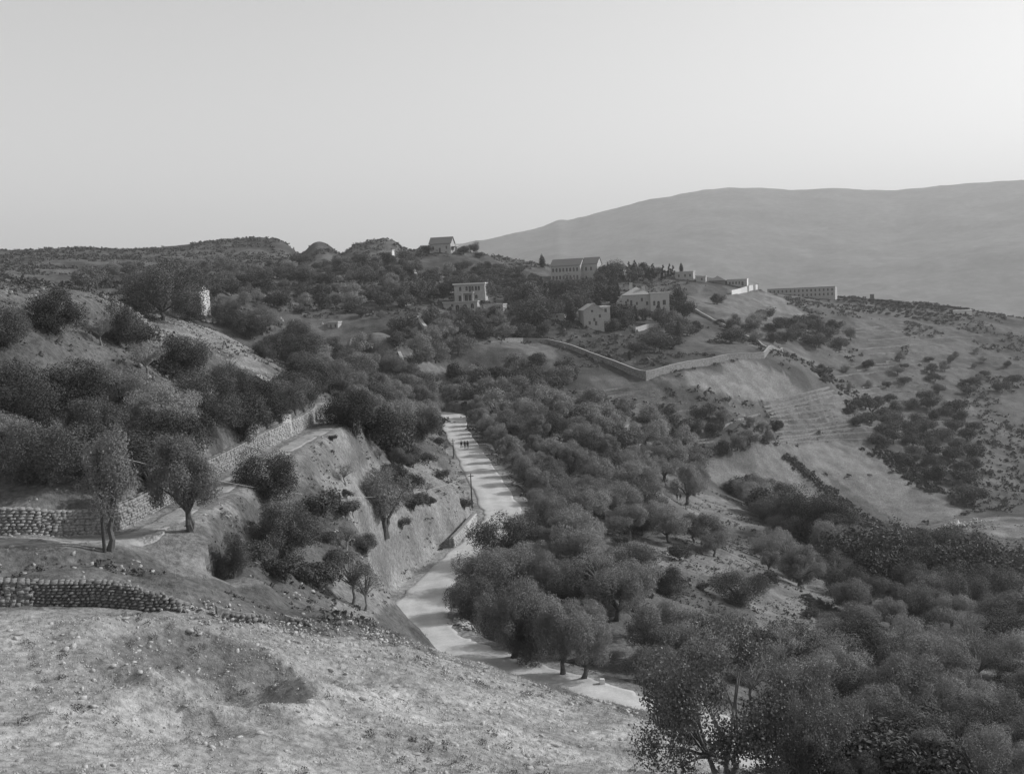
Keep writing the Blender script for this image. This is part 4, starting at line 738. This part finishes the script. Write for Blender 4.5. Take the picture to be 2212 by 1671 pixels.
box_part(e, 'side_porch', 'plaster', (-w / 2 - 14 * u, 2, 12 * u, -w / 2, 8, 13.5 * u), (-w / 2 - 13 * u, 2.2, -3, -w / 2 - 13 * u + .4, 2.6, 12 * u), (-w / 2 - 6 * u, 2.2, -3, -w / 2 - 6 * u + .4, 2.6, 12 * u))
# smaller buildings along the crest
def flat(name, label, px, py, wpx, hpx, dep, fr=(), m='ashlar', rz=-.3, cap='plaster', cat='house', rt_=(), ov=.25, base=-3, capt=.35):
    e, u = bld(name, label, px, py, cat, rz); w, h = wpx * u, hpx * u
    shell(e, -w / 2, w / 2, 0, dep, base, h, [(f[0] * w, f[1] * h, f[2], f[3], f[4]) for f in fr], rt_, m=m)
    if cap: box_part(e, 'roof_slab', cap, (-w / 2 - ov, -ov, h, w / 2 + ov, dep + ov, h + capt))
    return e, w, h
flat('flat_roofed_house', 'grey flat roofed house below the cypress at the end of the pines', 1478, 604, 38, 16, 8, [(-.3, .35, 1, 1.4, 0), (.05, .35, 1, 1.4, 0), (.33, .35, 1, 1.4, 0)])
flat('small_house', 'small cubic house between two flat roofed houses on the crest', 1514, 609, 20, 11, 5, [(.1, .3, .9, 1.2, 0)])
e, u = bld('domed_house', 'low dark hipped house behind the small cubic one on the crest', 1549, 611, rz=-.25); shell(e, -16 * u, 16 * u, 0, 8, -3, 5 * u, [(-2, .2, .9, .9, 0)], m='tile'); hip_roof(e, -16 * u, 16 * u, 0, 8, 5 * u, 10 * u)
e, w, h = flat('white_walled_house', 'long low house with white roof edge and brightly lit end wall', 1592, 618, 41, 14, 8, [(-.36, .3, .9, 1.3, 0), (-.2, .3, .9, 1.3, 0), (-.04, .3, .9, 1.3, 0), (.12, .3, .9, 1.3, 0), (.28, .02, 1.1, 2.2, 0)], m='ashlar', cap='white')
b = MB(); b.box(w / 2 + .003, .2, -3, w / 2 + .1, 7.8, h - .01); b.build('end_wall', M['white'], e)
def plain_wall(name, label, pts, h, t, m, cat='wall', coping=None, group=None, seg=None, sink=.6):
    """wall following the ground along view points; h per point in view pixels"""
    P_ = [hit(px, py) for px, py in pts]; c = P_[0]; e = empty(name, c, label=label, cat=cat, group=group, kind='thing')
    hs_ = [hh * math.hypot(p.x, p.y) / F for p, hh in zip(P_, h if hasattr(h, '__len__') else [h] * len(P_))]
    nseg = seg or 1; b = MB(); cpg = MB()
    pl = []; 
    for i in range(len(P_) - 1):
        n_ = max(2, int((P_[i + 1] - P_[i]).length / 2.5)) 
        for k_ in range(n_): f = k_ / n_; q = P_[i].lerp(P_[i + 1], f); pl.append((q.x, q.y, hs_[i] * (1 - f) + hs_[i + 1] * f, P_[i].z * (1 - f) + P_[i + 1].z * f))
    pl.append((P_[-1].x, P_[-1].y, hs_[-1], P_[-1].z))
    zb = [float(gz(q[0], q[1])) for q in pl]; zt = np.array([z_ + q[2] for z_, q in zip(zb, pl)]); zt = np.convolve(np.r_[zt[0], zt[0], zt, zt[-1], zt[-1]], np.ones(5) / 5, 'valid')
    V = []; n_ = len(pl)
    for i, q in enumerate(pl):
        a = pl[max(0, i - 1)]; c2 = pl[min(n_ - 1, i + 1)]; dx, dy = c2[0] - a[0], c2[1] - a[1]; L_ = math.hypot(dx, dy); nx, ny = -dy / L_ * t / 2, dx / L_ * t / 2
        for (sx, zz) in ((-1, zb[i] - sink), (1, zb[i] - sink), (1, zt[i]), (-1, zt[i])): V.append((q[0] + nx * sx - c.x, q[1] + ny * sx - c.y, zz - c.z))
    b.v = V
    for i in range(n_ - 1):
        for k_ in range(4): b.f.append((i * 4 + k_, i * 4 + (k_ + 1) % 4, i * 4 + 4 + (k_ + 1) % 4, i * 4 + 4 + k_))
    b.f += [(0, 1, 2, 3), tuple((n_ - 1) * 4 + k_ for k_ in (3, 2, 1, 0))]; b.build('wall_body', M[m], e)
    if coping:
        cb = MB(); 
        for i, q in enumerate(pl):
            a = pl[max(0, i - 1)]; c2 = pl[min(n_ - 1, i + 1)]; dx, dy = c2[0] - a[0], c2[1] - a[1]; L_ = math.hypot(dx, dy); nx, ny = -dy / L_ * (t / 2 + .07), dx / L_ * (t / 2 + .07)
            for (sx, zz) in ((-1, zt[i] + .003), (1, zt[i] + .003), (1, zt[i] + .13), (-1, zt[i] + .13)): cb.v.append((q[0] + nx * sx - c.x, q[1] + ny * sx - c.y, zz - c.z))
        for i in range(n_ - 1):
            for k_ in range(4): cb.f.append((i * 4 + k_, i * 4 + (k_ + 1) % 4, i * 4 + 4 + (k_ + 1) % 4, i * 4 + 4 + k_))
        cb.build('coping', M[coping], e)
    return e
plain_wall('garden_wall', 'bright white terrace wall in front of the white walled house', [(1580,636),(1600,633),(1617,629),(1636,625)], [8,10,12,10], .5, 'white')
for i, (px, py) in enumerate(((1616,630),(1630,627),(1638,624))): 
    p = hit(px, py); b = MB(); b.box(-.45, -.45, -1, .45, .45, 2.9); b.box(-.55, -.55, 2.9, .55, .55, 3.1)
    o = b.build('gate_pillar', M['white'], None); o.location = p; prop(o, ('leftmost', 'middle', 'rightmost')[i] + ' of the three white pillars along the bright terrace wall', 'pillar', 'white pillars of the terrace wall')
e, u = bld('barrack_building', 'very long two storey flat block on the skyline of the right ridge', 1730, 640, 'building', rz=-.42, sink=1); w = 138 * u; h = 17 * u + 1
shell(e, -w / 2, w / 2, 0, 9, -5, h, [(-w / 2 + w * (i + .7) / 16.4, zz, 1.0, 1.5, 0) for i in range(16) for zz in (h - 2.3, .9)], [(3, h - 2.2, 1, 1.4, 0)], m='ashlar'); box_part(e, 'parapet', 'fstone', (-w / 2 - .15, -.15, h, w / 2 + .15, 9.15, h + .3))
flat('white_hut', 'small white flat hut at the right border below the planted rows', 2080, 680, 34, 8, 5, [(.15, .0, .9, 1.7, 0)], m='white', cap='white', cat='hut')
flat('water_tower', 'tiny square tower standing among the rows on the right skyline', 1884, 648, 8, 12, 2.4, [], m='tile', cap=None, cat='tower')
flat('white_shed', 'small white shed among bushes on the skyline left of the hilltop house', 841, 552, 14, 11, 3, [(.15, .1, .8, 1.6, 0)], m='white', cap='plaster', cat='shed')
e, u = bld('tall_white_house', 'tall narrow white house half hidden behind the big dark left tree', 416, 672, rz=-.45, sink=.5); w, h = 42 * u, 44 * u
shell(e, -w / 2, w / 2, 0, 4, -3, h, [(-w * .25, h - 2.6, .8, 1.5, 0), (w * .05, h - 2.6, .8, 1.5, 0), (w * .3, h - 2.6, .8, 1.5, 0)], [], m='white'); gable_roof(e, -w / 2, w / 2, 0, 4, h, 1.5, .1, gm='white')
flat('field_hut', 'low stone field hut with two dark openings beside a small tree', 719, 708, 24, 11, 3, [(-.2, .05, .7, 1.1, 0), (.25, .05, .7, 1.1, 0)], m='ashlar', cap='plaster', cat='hut')
flat('watch_hut', 'narrow pale watch hut with dark doorway among the terrace trees', 1070, 836, 12, 14, 1.8, [(.05, .0, .7, 1.3, 0)], m='plaster', cap=None, cat='hut', base=-1)
flat('roadside_hut', 'tiny hut with a white roof slab left of the flat roofed villa', 934, 650, 13, 9, 3, [(.2, .0, .8, 1.3, 0)], m='ashlar', cap='white', cat='hut')
flat('outbuilding', 'long low outbuilding behind trees below the pine wood', 1193, 690, 52, 10, 5, [(-.3, .3, .9, .9, 0), (.2, .3, .9, .9, 0)], m='ashlar', cap='plaster', cat='outbuilding')
flat('stone_outhouse', 'grey outhouse at the right end of the stepped villa', 1077, 672, 20, 14, 5, [(.1, .0, .9, 1.8, 0)], m='ashlar', cap='plaster', cat='outbuilding')
e, u = bld('orchard_house', 'small whitewashed gabled house among dark orchard trees above the track', 553, 925, rz=.45, d=117, sink=.4); w, h = 44 * u, 24 * u + .4
shell(e, -w / 2, w / 2, 0, 4.5, -3, h, [(-w * .1, .7, .5, .7, 0)], m='plaster'); gable_roof(e, -w / 2, w / 2, 0, 4.5, h, 15 * u, .1, along='y', m='plaster', gm='white')
flat('pale_block', 'small pale block at bright spots between dark orchard trees just above the track wall', 603, 912, 16, 13, 2, [(.1, .1, .5, .7, 0)], m='plaster', cap=None, cat='shed', base=-2)  # pale block standing in for bright spots between the trees
# the garden wall round the villas and other plain walls
plain_wall('boundary_wall', 'long pale garden wall bending in a V above the stepped slope', [(1090,738),(1130,739),(1180,741),(1240,757),(1305,783),(1350,802),(1396,822),(1450,804),(1511,791),(1573,776),(1609,776),(1650,774),(1690,760)], [7,8,9,10,12,14,16,15,14,12,12,11,9], .5, 'fstone', coping='ashlar')
plain_wall('upper_boundary_wall', 'thin pale wall running diagonally down from the villa to the garden wall', [(1498,668),(1540,693),(1590,718),(1640,742),(1682,760)], [5,5,5,5,5], .5, 'plaster')
plain_wall('curved_garden_wall', 'short curved retaining wall in the garden below the big villa', [(1372,716),(1400,708),(1440,704),(1470,706)], [9,10,8,6], .5, 'ashlar')
plain_wall('stone_ramp', 'steep narrow pale stone ramp on the slope left of the villa terraces', [(904,688),(912,702),(920,715)], [9,9,7], 1.2, 'plaster', cat='ramp', group=None)
plain_wall('stone_ramp', 'steep pale stone ramp at the edge of the sunny clearing', [(862,762),(868,780),(876,796)], [9,8,6], 1.0, 'ashlar', cat='ramp')
plain_wall('stone_ramp', 'steep pale ramp high on the slope below the hilltop house', [(887,575),(893,586),(900,597)], [7,7,6], 1.2, 'plaster', cat='ramp')
plain_wall('retaining_wall', 'sunlit pale retaining wall descending beside the bare orchard trees', [(560,822),(575,833),(595,846),(616,861)], [14,14,14,15], .7, 'plaster')  # sunlit face: its brightness put into a lighter material than the adjoining face
plain_wall('retaining_wall', 'grey shaded retaining wall left of the sunlit one in the orchard', [(500,824),(530,824),(559,823)], [12,13,14], .7, 'ashlar')  # shaded face of the same wall, shade put into the darker material
FW = []
for k_ in range(26):
    y0 = 846 + 5.4 * k_ + rt.uniform(-2, 2); x0 = 1190 + rt.uniform(0, 260); ln = rt.uniform(60, 190)
    if x0 + ln > 1640: ln = 1640 - x0
    FW.append((x0, y0, x0 + ln, y0 - ln * rt.uniform(.05, .12)))
for k_ in range(20):
    y0 = 712 + 11 * k_ + rt.uniform(-3, 3); x0 = rt.uniform(1760, 1900) + (y0 - 712) * .35; ln = rt.uniform(60, 200); FW.append((x0, y0, x0 + ln, y0 - ln * rt.uniform(.0, .08)))
for k_ in range(14):
    y0 = 590 + 7 * k_; x0 = rt.uniform(620, 960); ln = rt.uniform(40, 120); FW.append((x0, y0, x0 + ln, y0 - ln * rt.uniform(.02, .1)))
FW.sort(key=lambda q: q[1]); CNT = {}
for x0, y0, x1, y1 in FW:
    where = 'stepped slope below the garden wall' if x0 < 1650 and y0 > 800 else 'right valley side' if x0 > 1650 else 'scrubby hillside'
    plain_wall('terrace_wall', 'thin terrace wall on the ' + where + ', ' + ORD[CNT.setdefault(where, 0)] + ' from the top', [(x0 + (x1 - x0) * t, y0 + (y1 - y0) * t + 2.5 * math.sin(t * 4 + x0)) for t in (0, .25, .5, .75, 1)], 1.4, .6, 'fstone', group='thin terrace walls of the ' + where, sink=.4); CNT[where] += 1
TW = [(1645 + 4 * k_, 866 + 9.3 * k_, 1790 + 10.5 * k_, 836 + 11.2 * k_) for k_ in range(11)]
for k_, (x0, y0, x1, y1) in enumerate(TW):
    plain_wall('terrace_wall', ('first', 'second', 'third', 'fourth', 'fifth', 'sixth', 'seventh', 'eighth', 'ninth', 'tenth', 'eleventh')[k_] + ' from the top of the low terrace walls striping the right slope', [(x0 + (x1 - x0) * t, y0 + (y1 - y0) * t + 4 * math.sin(t * 3.1 + k_)) for t in (0, .2, .4, .6, .8, 1)], 1.8, .8, 'fstone', group='terrace walls striping the right slope', sink=.4)
for i, (pts, lb) in enumerate((([(1180,868),(1230,862),(1290,855)],'short terrace wall at the left end of the stepped slope'),([(1190,885),(1260,878),(1330,872),(1400,868)],'low terrace wall below the round cistern bed'),([(1290,905),(1350,898),(1430,892)],'pale terrace wall in the middle of the stepped slope'),([(1310,925),(1380,915),(1440,913),(1500,900)],'lowest long terrace wall of the stepped slope'),([(1560,925),(1600,905),(1640,895)],'slanting terrace wall above the dark scrub trees'),([(1480,975),(1540,972),(1600,962),(1650,945)],'curved terrace wall along the top of the pale triangular field'),([(1900,690),(1990,686),(2070,688)],'pale field edge wall on the right ridge'),([(1960,735),(2030,732),(2105,730)],'second field edge wall on the right slope'),([(1850,800),(1940,790),(1990,786)],'field edge wall above the striped right slope'),([(1000,745),(1060,740),(1120,738)],'low wall at the top of the sunny clearing'),([(700,745),(760,728),(830,714),(890,704)],'low pale kerb wall along the field path'))):
    plain_wall('field_wall', lb, pts, 1.7, .7, 'fstone', sink=.4)
for pts, lb in (([(1700,985),(1760,1035),(1830,1090),(1900,1140)], 'dark hedge line dividing the two ploughed valley fields'), ([(1905,975),(1960,1015),(2010,1055)], 'dark thicket strip along the right edge of the ploughed field')):
    P_ = [hit(*q) for q in pts]; xs_, ys_, ss_ = [], [], []
    for i in range(len(P_) - 1):
        for k_ in range(110): q = P_[i].lerp(P_[i + 1], rt.random()); j_ = 2.8 if 'thicket' in lb else 1.1; xs_.append(q.x + rt.gauss(0, j_)); ys_.append(q.y + rt.gauss(0, j_)); ss_.append(rt.uniform(.7, 1.6) * (1.7 if 'thicket' in lb else 1.15))
    xs_, ys_, ss_ = map(np.array, (xs_, ys_, ss_)); o = clumps('hedge', xs_, ys_, gz(xs_, ys_), ss_, M['scrub'], 14, .5, .4, 91); o['label'] = lb; o['category'] = 'hedge'; o['kind'] = 'thing'
# ------------------------------------------------------------------ dry-stone walls, stone by stone
def stone_wall(label, line, height, m='pale', sl=.42, sh=.27, thick=.5, nmax=300, taper=False, name='dry_stone_wall', lean=.0, seed=1):
    """line: (n,3) ground points; courses of rough stones on both faces plus a packed core"""
    g = random.Random(seed); line = np.asarray(line, float); c = line[0]; e = empty(name, c, label=label, cat='stone wall', kind='thing'); d_ = np.r_[0, np.cumsum(np.hypot(*np.diff(line[:, :2], axis=0).T))]; L_ = d_[-1]
    at_ = lambda s: np.array([np.interp(s, d_, line[:, k_]) for k_ in range(3)]); items = []; nc = max(2, int(height / (sh * .86)))
    for j in range(nc):
        s = g.uniform(0, sl)
        while s < L_:
            w_ = sl * g.uniform(.6, 1.35); q = at_(s + w_ / 2); q2 = at_(min(L_, s + w_ / 2 + .2)); q1 = at_(max(0, s + w_ / 2 - .2)); t_ = (q2 - q1)[:2]; t_ /= np.linalg.norm(t_) + 1e-9
            hh = height * (1 + .25 * NZ(s * .22, seed * 1.7 + 4)) * (1 if not taper else np.interp((s + w_ / 2) / L_, [0, .75, 1], [1, .85, .25])) * (1 + .12 * NZ(s * .5, seed * 3.1))
            if (j + .5) * sh * .86 < hh:
                for side in (-1, 1): items.append((q[0] - t_[1] * side * thick * .36 + t_[0] * 0, q[1] + t_[0] * side * thick * .36, q[2] + (j + .5) * sh * .86, w_, math.atan2(t_[1], t_[0]), side))
            s += w_ * .97
    items.sort(key=lambda q: (q[5] * 1 if False else math.hypot(q[0], q[1]))); P_ = items[:nmax]; R_ = items[nmax:]
    for q in P_: link('stone', STONE_M2[m][g.randrange(6)], parent=e, loc=(q[0] - c[0] + g.uniform(-.05, .05), q[1] - c[1] + g.uniform(-.05, .05), q[2] - c[2]), rz=q[4] + g.uniform(-.2, .2), sc=(q[3] * .52, thick * .36, sh * .5 * g.uniform(.85, 1.15)))
    if R_:
        a = np.array([q[:5] for q in R_]); 
        V8 = np.array(BX); gg = np.random.default_rng(seed); kk = gg.integers(0, 6, len(a)); vv = V8[kk] * np.stack([a[:, 3] * .56, np.full(len(a), thick * .36), np.full(len(a), sh * .5) * gg.uniform(.85, 1.15, len(a))], 1)[:, None, :]
        an = a[:, 4] + gg.uniform(-.15, .15, len(a)); cc_, ss2 = np.cos(an)[:, None], np.sin(an)[:, None]; ou = gg.uniform(-.05, .05, (len(a), 1))
        vv = np.stack([a[:, :1] - c[0] + vv[..., 0] * cc_ - (vv[..., 1] + ou) * ss2, a[:, 1:2] - c[1] + vv[..., 0] * ss2 + (vv[..., 1] + ou) * cc_, a[:, 2:3] - c[2] + vv[..., 2]], -1)
        ff = (np.array([(0,1,3,2),(4,6,7,5),(0,4,5,1),(2,3,7,6),(0,2,6,4),(1,5,7,3)])[None] + (np.arange(len(a)) * 8)[:, None, None]).reshape(-1, 4); prop(link('packed_stones', np_mesh('packed_stones', vv.reshape(-1, 3), ff, 4), M[m], e), kind='stuff')
    b = MB(); V = []
    ss = np.linspace(0, L_, max(3, int(L_ / .6)))
    for s in ss:
        q = at_(s); q2 = at_(min(L_, s + .3)); q1 = at_(max(0, s - .3)); t_ = (q2 - q1)[:2]; t_ /= np.linalg.norm(t_); hh = height * (.93 if not taper else .93 * np.interp(s / L_, [0, .75, 1], [1, .8, .15]))
        for sx, zz in ((-1, -.4), (1, -.4), (1, hh), (-1, hh)): V.append((q[0] - t_[1] * sx * thick * .3 - c[0], q[1] + t_[0] * sx * thick * .3 - c[1], q[2] + zz - c[2]))
    b.v = V
    for i in range(len(ss) - 1):
        for k_ in range(4): b.f.append((i * 4 + k_, i * 4 + (k_ + 1) % 4, i * 4 + 4 + (k_ + 1) % 4, i * 4 + 4 + k_))
    b.f += [(0, 1, 2, 3), tuple((len(ss) - 1) * 4 + k_ for k_ in (3, 2, 1, 0))]
    b.build('wall_core', M['dstone'], e); return e
STONE_M2 = {}
BX = []
for k_ in range(6):
    g = random.Random(400 + k_); V = [(x_ * g.uniform(.82, 1.05), y_ * g.uniform(.82, 1.05), z_ * g.uniform(.8, 1.05)) for x_ in (-1, 1) for y_ in (-1, 1) for z_ in (-1, 1)]; BX.append(V)
for mk in ('pale', 'stone', 'dstone'):
    STONE_M2[mk] = []
    for V, F_ in RB:
        V = V * np.array([1.12, 1.12, 1.75]); me = np_mesh('stone', V, F_, 3); me.materials.append(M[mk]); STONE_M2[mk].append(me)
def gline(pts, n=16, off=0):
    P_ = smooth(np.array([tuple(hit(*q)) for q in pts]), 6); P_[:, 2] = gz(P_[:, 0], P_[:, 1]); return P_
tt = np.gradient(TRACK[:, :2], axis=0); tt /= np.linalg.norm(tt, axis=1)[:, None]; woff = TRACK.copy(); woff[:, 0] -= tt[:, 1] * 2.45; woff[:, 1] += tt[:, 0] * 2.45; woff[:, 2] -= .1
wpx = project(woff[:, 0], woff[:, 1], woff[:, 2])[0]
for lo_, hi_, lb, sd_ in ((-235, 376, 'near section of the pale stone wall above the cart track beside the pole', 1), (366, 546, 'middle section of the pale stone wall above the cart track', 2), (534, 712, 'far broken section of the pale stone wall climbing beside the cart track', 3)):
    k_ = (wpx >= lo_) & (wpx <= hi_) & (np.arange(len(wpx)) < np.argmax(wpx) + 1); stone_wall(lb, woff[k_], 1.9, 'stone', seed=sd_, sl=.36, sh=.23)
stone_wall('dark long dry-stone wall at the left edge above the foreground slope', gline([(-120,1304),(60,1306),(176,1308),(280,1312),(350,1314),(398,1312)]), 1.45, 'dstone', taper=True, seed=4, sl=.3, sh=.19)  # shade of the front face put into the darker stone colour
stone_wall('short broken dry-stone wall fragment right of the long dark one', gline([(468,1330),(500,1338),(535,1342),(568,1344)]), .6, 'dstone', taper=True, seed=5, sl=.36, sh=.24)
stone_wall('smallest ruined wall fragment at the crest of the foreground slope', gline([(616,1342),(640,1348),(664,1350)]), .45, 'dstone', taper=True, seed=6, sl=.34, sh=.22)
stone_wall('bright stone revetment at the foot of the bank beside the road', gline([(1025,1128),(1010,1146),(994,1164),(977,1182)]), 1.5, 'pale', seed=7, sl=.36, sh=.25, thick=.6)
# rubble ridge between the wall fragments, heaps at the road
def heap(name, pts, n, s0, s1, sp_, lb=None, m='pale', seed=5):
    g = np.random.default_rng(seed); P_ = [hit(*q) for q in pts]; t = g.random(n) * (len(P_) - 1); i = t.astype(int); f = t - i
    x = np.array([P_[a].x * (1 - b_) + P_[a + 1].x * b_ for a, b_ in zip(i, f)]) + g.normal(0, sp_, n); y = np.array([P_[a].y * (1 - b_) + P_[a + 1].y * b_ for a, b_ in zip(i, f)]) + g.normal(0, sp_, n)
    return rocks(name, x, y, gz(x, y) + g.uniform(0, s1 * 1.2, n), g.uniform(s0, s1, n), M[m], seed)
heap('wall_rubble', [(400,1316),(470,1334),(570,1346),(620,1350),(700,1356),(800,1366),(850,1376)], 420, .04, .13, .8, m='stone')
heap('roadside_stones', [(980,1340),(1005,1352),(1022,1362)], 120, .1, .24, .35, seed=8)
heap('road_edge_stones', [(1140,1062),(1160,1092),(1176,1120),(1200,1150),(1250,1185)], 200, .06, .16, .5, seed=9, m='stone')
heap('rocky_outcrop', [(200,632),(250,655),(300,690),(330,712)], 420, .12, .4, 1.6, seed=10, m='dstone')
heap('white_rubble', [(446,694),(461,694)], 60, .3, .7, 1.0, seed=12, m='white')
heap('hill_face_rocks', [(330,720),(352,790),(345,850)], 160, .1, .35, 1.2, seed=13, m='dstone')
heap('tent_bank_rocks', [(2000,1165),(2050,1140),(2105,1130)], 160, .2, .5, 2.2, seed=14)
# ------------------------------------------------------------------ poles, wire, blocks, marker stones
def pole(px, py, hpx, label, lean=.0, arms=True):
    p = hit(px, py); h = hpx * math.hypot(p.x, p.y) / F; e = empty('utility_pole', p, label=label, cat='utility pole'); b = MB(); b.tube([(0, 0, -.5), (lean * .5 * h, 0, h * .5), (lean * h, 0, h)], [.12, .1, .07], 8); b.build('pole', M['wood'], e)
    b = MB(); b.box(lean * h - .45, -.05, h - .42, lean * h + .45, .05, h - .32); b.build('crossarm', M['wood'], e)
    for s in (-.38, .38): b = MB(); b.tube([(lean * h + s, 0, h - .32), (lean * h + s, 0, h - .24), (lean * h + s, 0, h - .14)], [.02, .045, .03], 6); b.build('insulator', M['white'], e)
    return p + Vector((lean * h, 0, h))
a0 = pole(226, 1192, 214, 'tall near utility pole in front of the pale feathery olive'); a1 = pole(1020, 1096, 75, 'dark utility pole beside the road above the bright stone revetment'); a2 = pole(980, 985, 38, 'small far utility pole at the left road edge near the three walkers')
def wire(a, b_, sag, r, label):
    pts = [a.lerp(b_, t / 24) - Vector((0, 0, 4 * sag * (t / 24) * (1 - t / 24))) for t in range(25)]; m_ = MB(); c = pts[0]; m_.tube([p - c for p in pts], r, 5); o = m_.build('overhead_wire', M['wire'], None); o.location = c; prop(o, label, 'wire')
up = Vector((0, 0, -.15)); wire(a0 + up, a1 + up, 3.2, .014, 'long sagging wire from the near pole to the roadside pole'); wire(a1 + up, a2 + up, 1.0, .012, 'short wire between the two poles beside the road')
for px, py, s_, lb in ((1156,1438,.34,'white kerb block at the road edge below the dark forked tree'),(1301,1478,.42,'larger square white kerb block at the road edge near the fig trees'),(1129,1068,.26,'small white kerb stone on the right road edge above the bend')):
    p = hit(px, py); b = MB(); b.box(-s_ / 2, -s_ / 2, -.2, s_ / 2, s_ / 2, s_ * 1.05); b.box(-s_ * .42, -s_ * .42, s_ * 1.05, s_ * .42, s_ * .42, s_ * 1.2); o = b.build('kerb_block', M['white'], None); o.location = p; prop(o, lb, 'kerb block')
MK = [(575,686,'highest'),(607,688,''),(611,693,''),(634,694,''),(562,701,''),(569,701,''),(633,660,''),(596,662,''),(697,700,'')]
for i, (px, py, _) in enumerate(MK):
    p = hit(px, py); u = math.hypot(p.x, p.y) / F; b = MB(); s_ = 2.3 * u; b.v = [(-s_, -s_ * .6, -.2), (s_, -s_ * .6, -.2), (s_, s_ * .6, -.2), (-s_, s_ * .6, -.2), (0, 0, 5.2 * u)]; b.f = [(0, 1, 4), (1, 2, 4), (2, 3, 4), (3, 0, 4)]
    o = b.build('pointed_stone', M['white'], None); o.location = p; prop(o, 'small white pointed stone on the meadow below the scrubby left hillside', 'stone', 'white pointed stones on the meadow')
for px, py, s_, lb in ((2069,1133,7,'white peaked tent on the pale bank at the right border'),(2042,1138,4,'smaller white tent left of the peaked one at the right border')):
    p = hit(px, py); u = math.hypot(p.x, p.y) / F; s_ *= u; e = empty('tent', p, .4, label=lb, cat='tent'); b = MB(); b.v = [(-s_ * .8, -s_ * .7, -.1), (s_ * .8, -s_ * .7, -.1), (s_ * .8, s_ * .7, -.1), (-s_ * .8, s_ * .7, -.1), (0, -s_ * .1, s_ * 1.6), (0, s_ * .1, s_ * 1.6)]; b.f = [(0, 1, 4), (1, 2, 5, 4), (2, 3, 5), (3, 0, 4, 5)]; b.build('canvas', M['tent'], e); b = MB(); b.tube([(0, 0, 0), (0, 0, s_ * 1.75)], .04, 6); b.build('tent_pole', M['wood'], e)
# crop rows on the lower right slope
for r_ in range(9):
    for i in range(9):
        px = 1742 + i * 12.5 + r_ * 3; py = 1292 + i * 7.0 + r_ * 5.2 - i * 1.5; p = hit(px + rt.uniform(-2, 2), py); tree('bush', p, rt.uniform(.45, .7), 'small planted bush in the rows on the lower right slope', 'planted rows on the lower right slope', 1.3)
# ------------------------------------------------------------------ walkers
def person(px, py, h, face, stride, label, group, coat='cloth', bag=0):
    p = hit(px, py); k_ = h / 1.75; J = {}
    J['pel'] = (0, 0, .95); J['chest'] = (0, .02, 1.28); J['neck'] = (0, .02, 1.5); J['head'] = (0, .04, 1.6); J['crown'] = (0, .04, 1.69)
    for s, sg in (('l', 1), ('r', -1)):
        f = stride * sg; J['hip' + s] = (.1 * sg, 0, .9); J['knee' + s] = (.11 * sg, .16 * f + .03, .5); J['ank' + s] = (.11 * sg, .26 * f - .02, .09); J['toe' + s] = (.12 * sg, .26 * f + .14, .04)
        J['sh' + s] = (.17 * sg, .01, 1.42); J['elb' + s] = (.25 * sg, -.10 * f - .02, 1.14); J['wri' + s] = (.25 * sg, -.16 * f + .08, .88); J['hand' + s] = (.25 * sg, -.16 * f + .12, .78)
    names = list(J); E_ = [('pel','chest'),('chest','neck'),('neck','head'),('head','crown')]
    for s in 'lr': E_ += [('pel','hip'+s),('hip'+s,'knee'+s),('knee'+s,'ank'+s),('ank'+s,'toe'+s),('chest','sh'+s),('sh'+s,'elb'+s),('elb'+s,'wri'+s),('wri'+s,'hand'+s)]
    R_ = dict(pel=(.15,.12), chest=(.17,.12), neck=(.06,.06), head=(.085,.10), crown=(.07,.085), hip=(.10,.1), knee=(.07,.07), ank=(.05,.05), toe=(.045,.03), sh=(.075,.075), elb=(.055,.055), wri=(.04,.035), hand=(.045,.025))
    me = bpy.data.meshes.new('person'); me.from_pydata([J[n_] for n_ in names], [(names.index(a), names.index(b_)) for a, b_ in E_], []); o = bpy.data.objects.new('tmp', me); COL.objects.link(o)
    md = o.modifiers.new('s', 'SKIN'); sv = me.skin_vertices[0].data
    for i, n_ in enumerate(names): sv[i].radius = R_[n_.rstrip('lr') if n_[:-1] in R_ else n_]; sv[i].use_root = n_ == 'pel'
    o.modifiers.new('b', 'SUBSURF').levels = 2; bpy.context.view_layer.update(); dg = bpy.context.evaluated_depsgraph_get(); em = bpy.data.meshes.new_from_object(o.evaluated_get(dg)); bpy.data.objects.remove(o)
    for mm in (M['skin'], M[coat]): em.materials.append(mm)
    for f in em.polygons:
        f.use_smooth = True; c = f.center; f.material_index = 0 if (c.z > 1.5 or (c.z < .84 and abs(c.x) > .2)) else 1
    r_ = link('person', em, loc=p, rz=face, sc=(k_, k_, k_)); prop(r_, label, 'person', group)
    b = MB(); 
    for zz, rr in ((1.60, .098), (1.66, .105), (1.71, .10), (1.76, .07)):
        pass
    b.tube([(0, .02, 1.60), (0, .02, 1.66), (0, .02, 1.72), (0, .02, 1.775)], [.10, .108, .098, .05], 10); b.build('hair', M['cloth'], r_); return r_
person(997, 968, 1.66, 2.9, .8, 'left walker of three on the road, dark suit, a little apart', 'walkers on the road')
person(1004.5, 969, 1.72, 3.1, .9, 'middle walker of three on the road in a dark suit', 'walkers on the road')
person(1010.5, 969, 1.76, 3.25, -.8, 'right walker of three on the road in a dark coat', 'walkers on the road')
person(1463, 1080, 1.7, .3, .7, 'left of two dark clad walkers beside the old olive on the spur', 'walkers on the spur')
person(1470, 1081, 1.68, .1, -.7, 'right of two dark clad walkers beside the old olive on the spur', 'walkers on the spur')
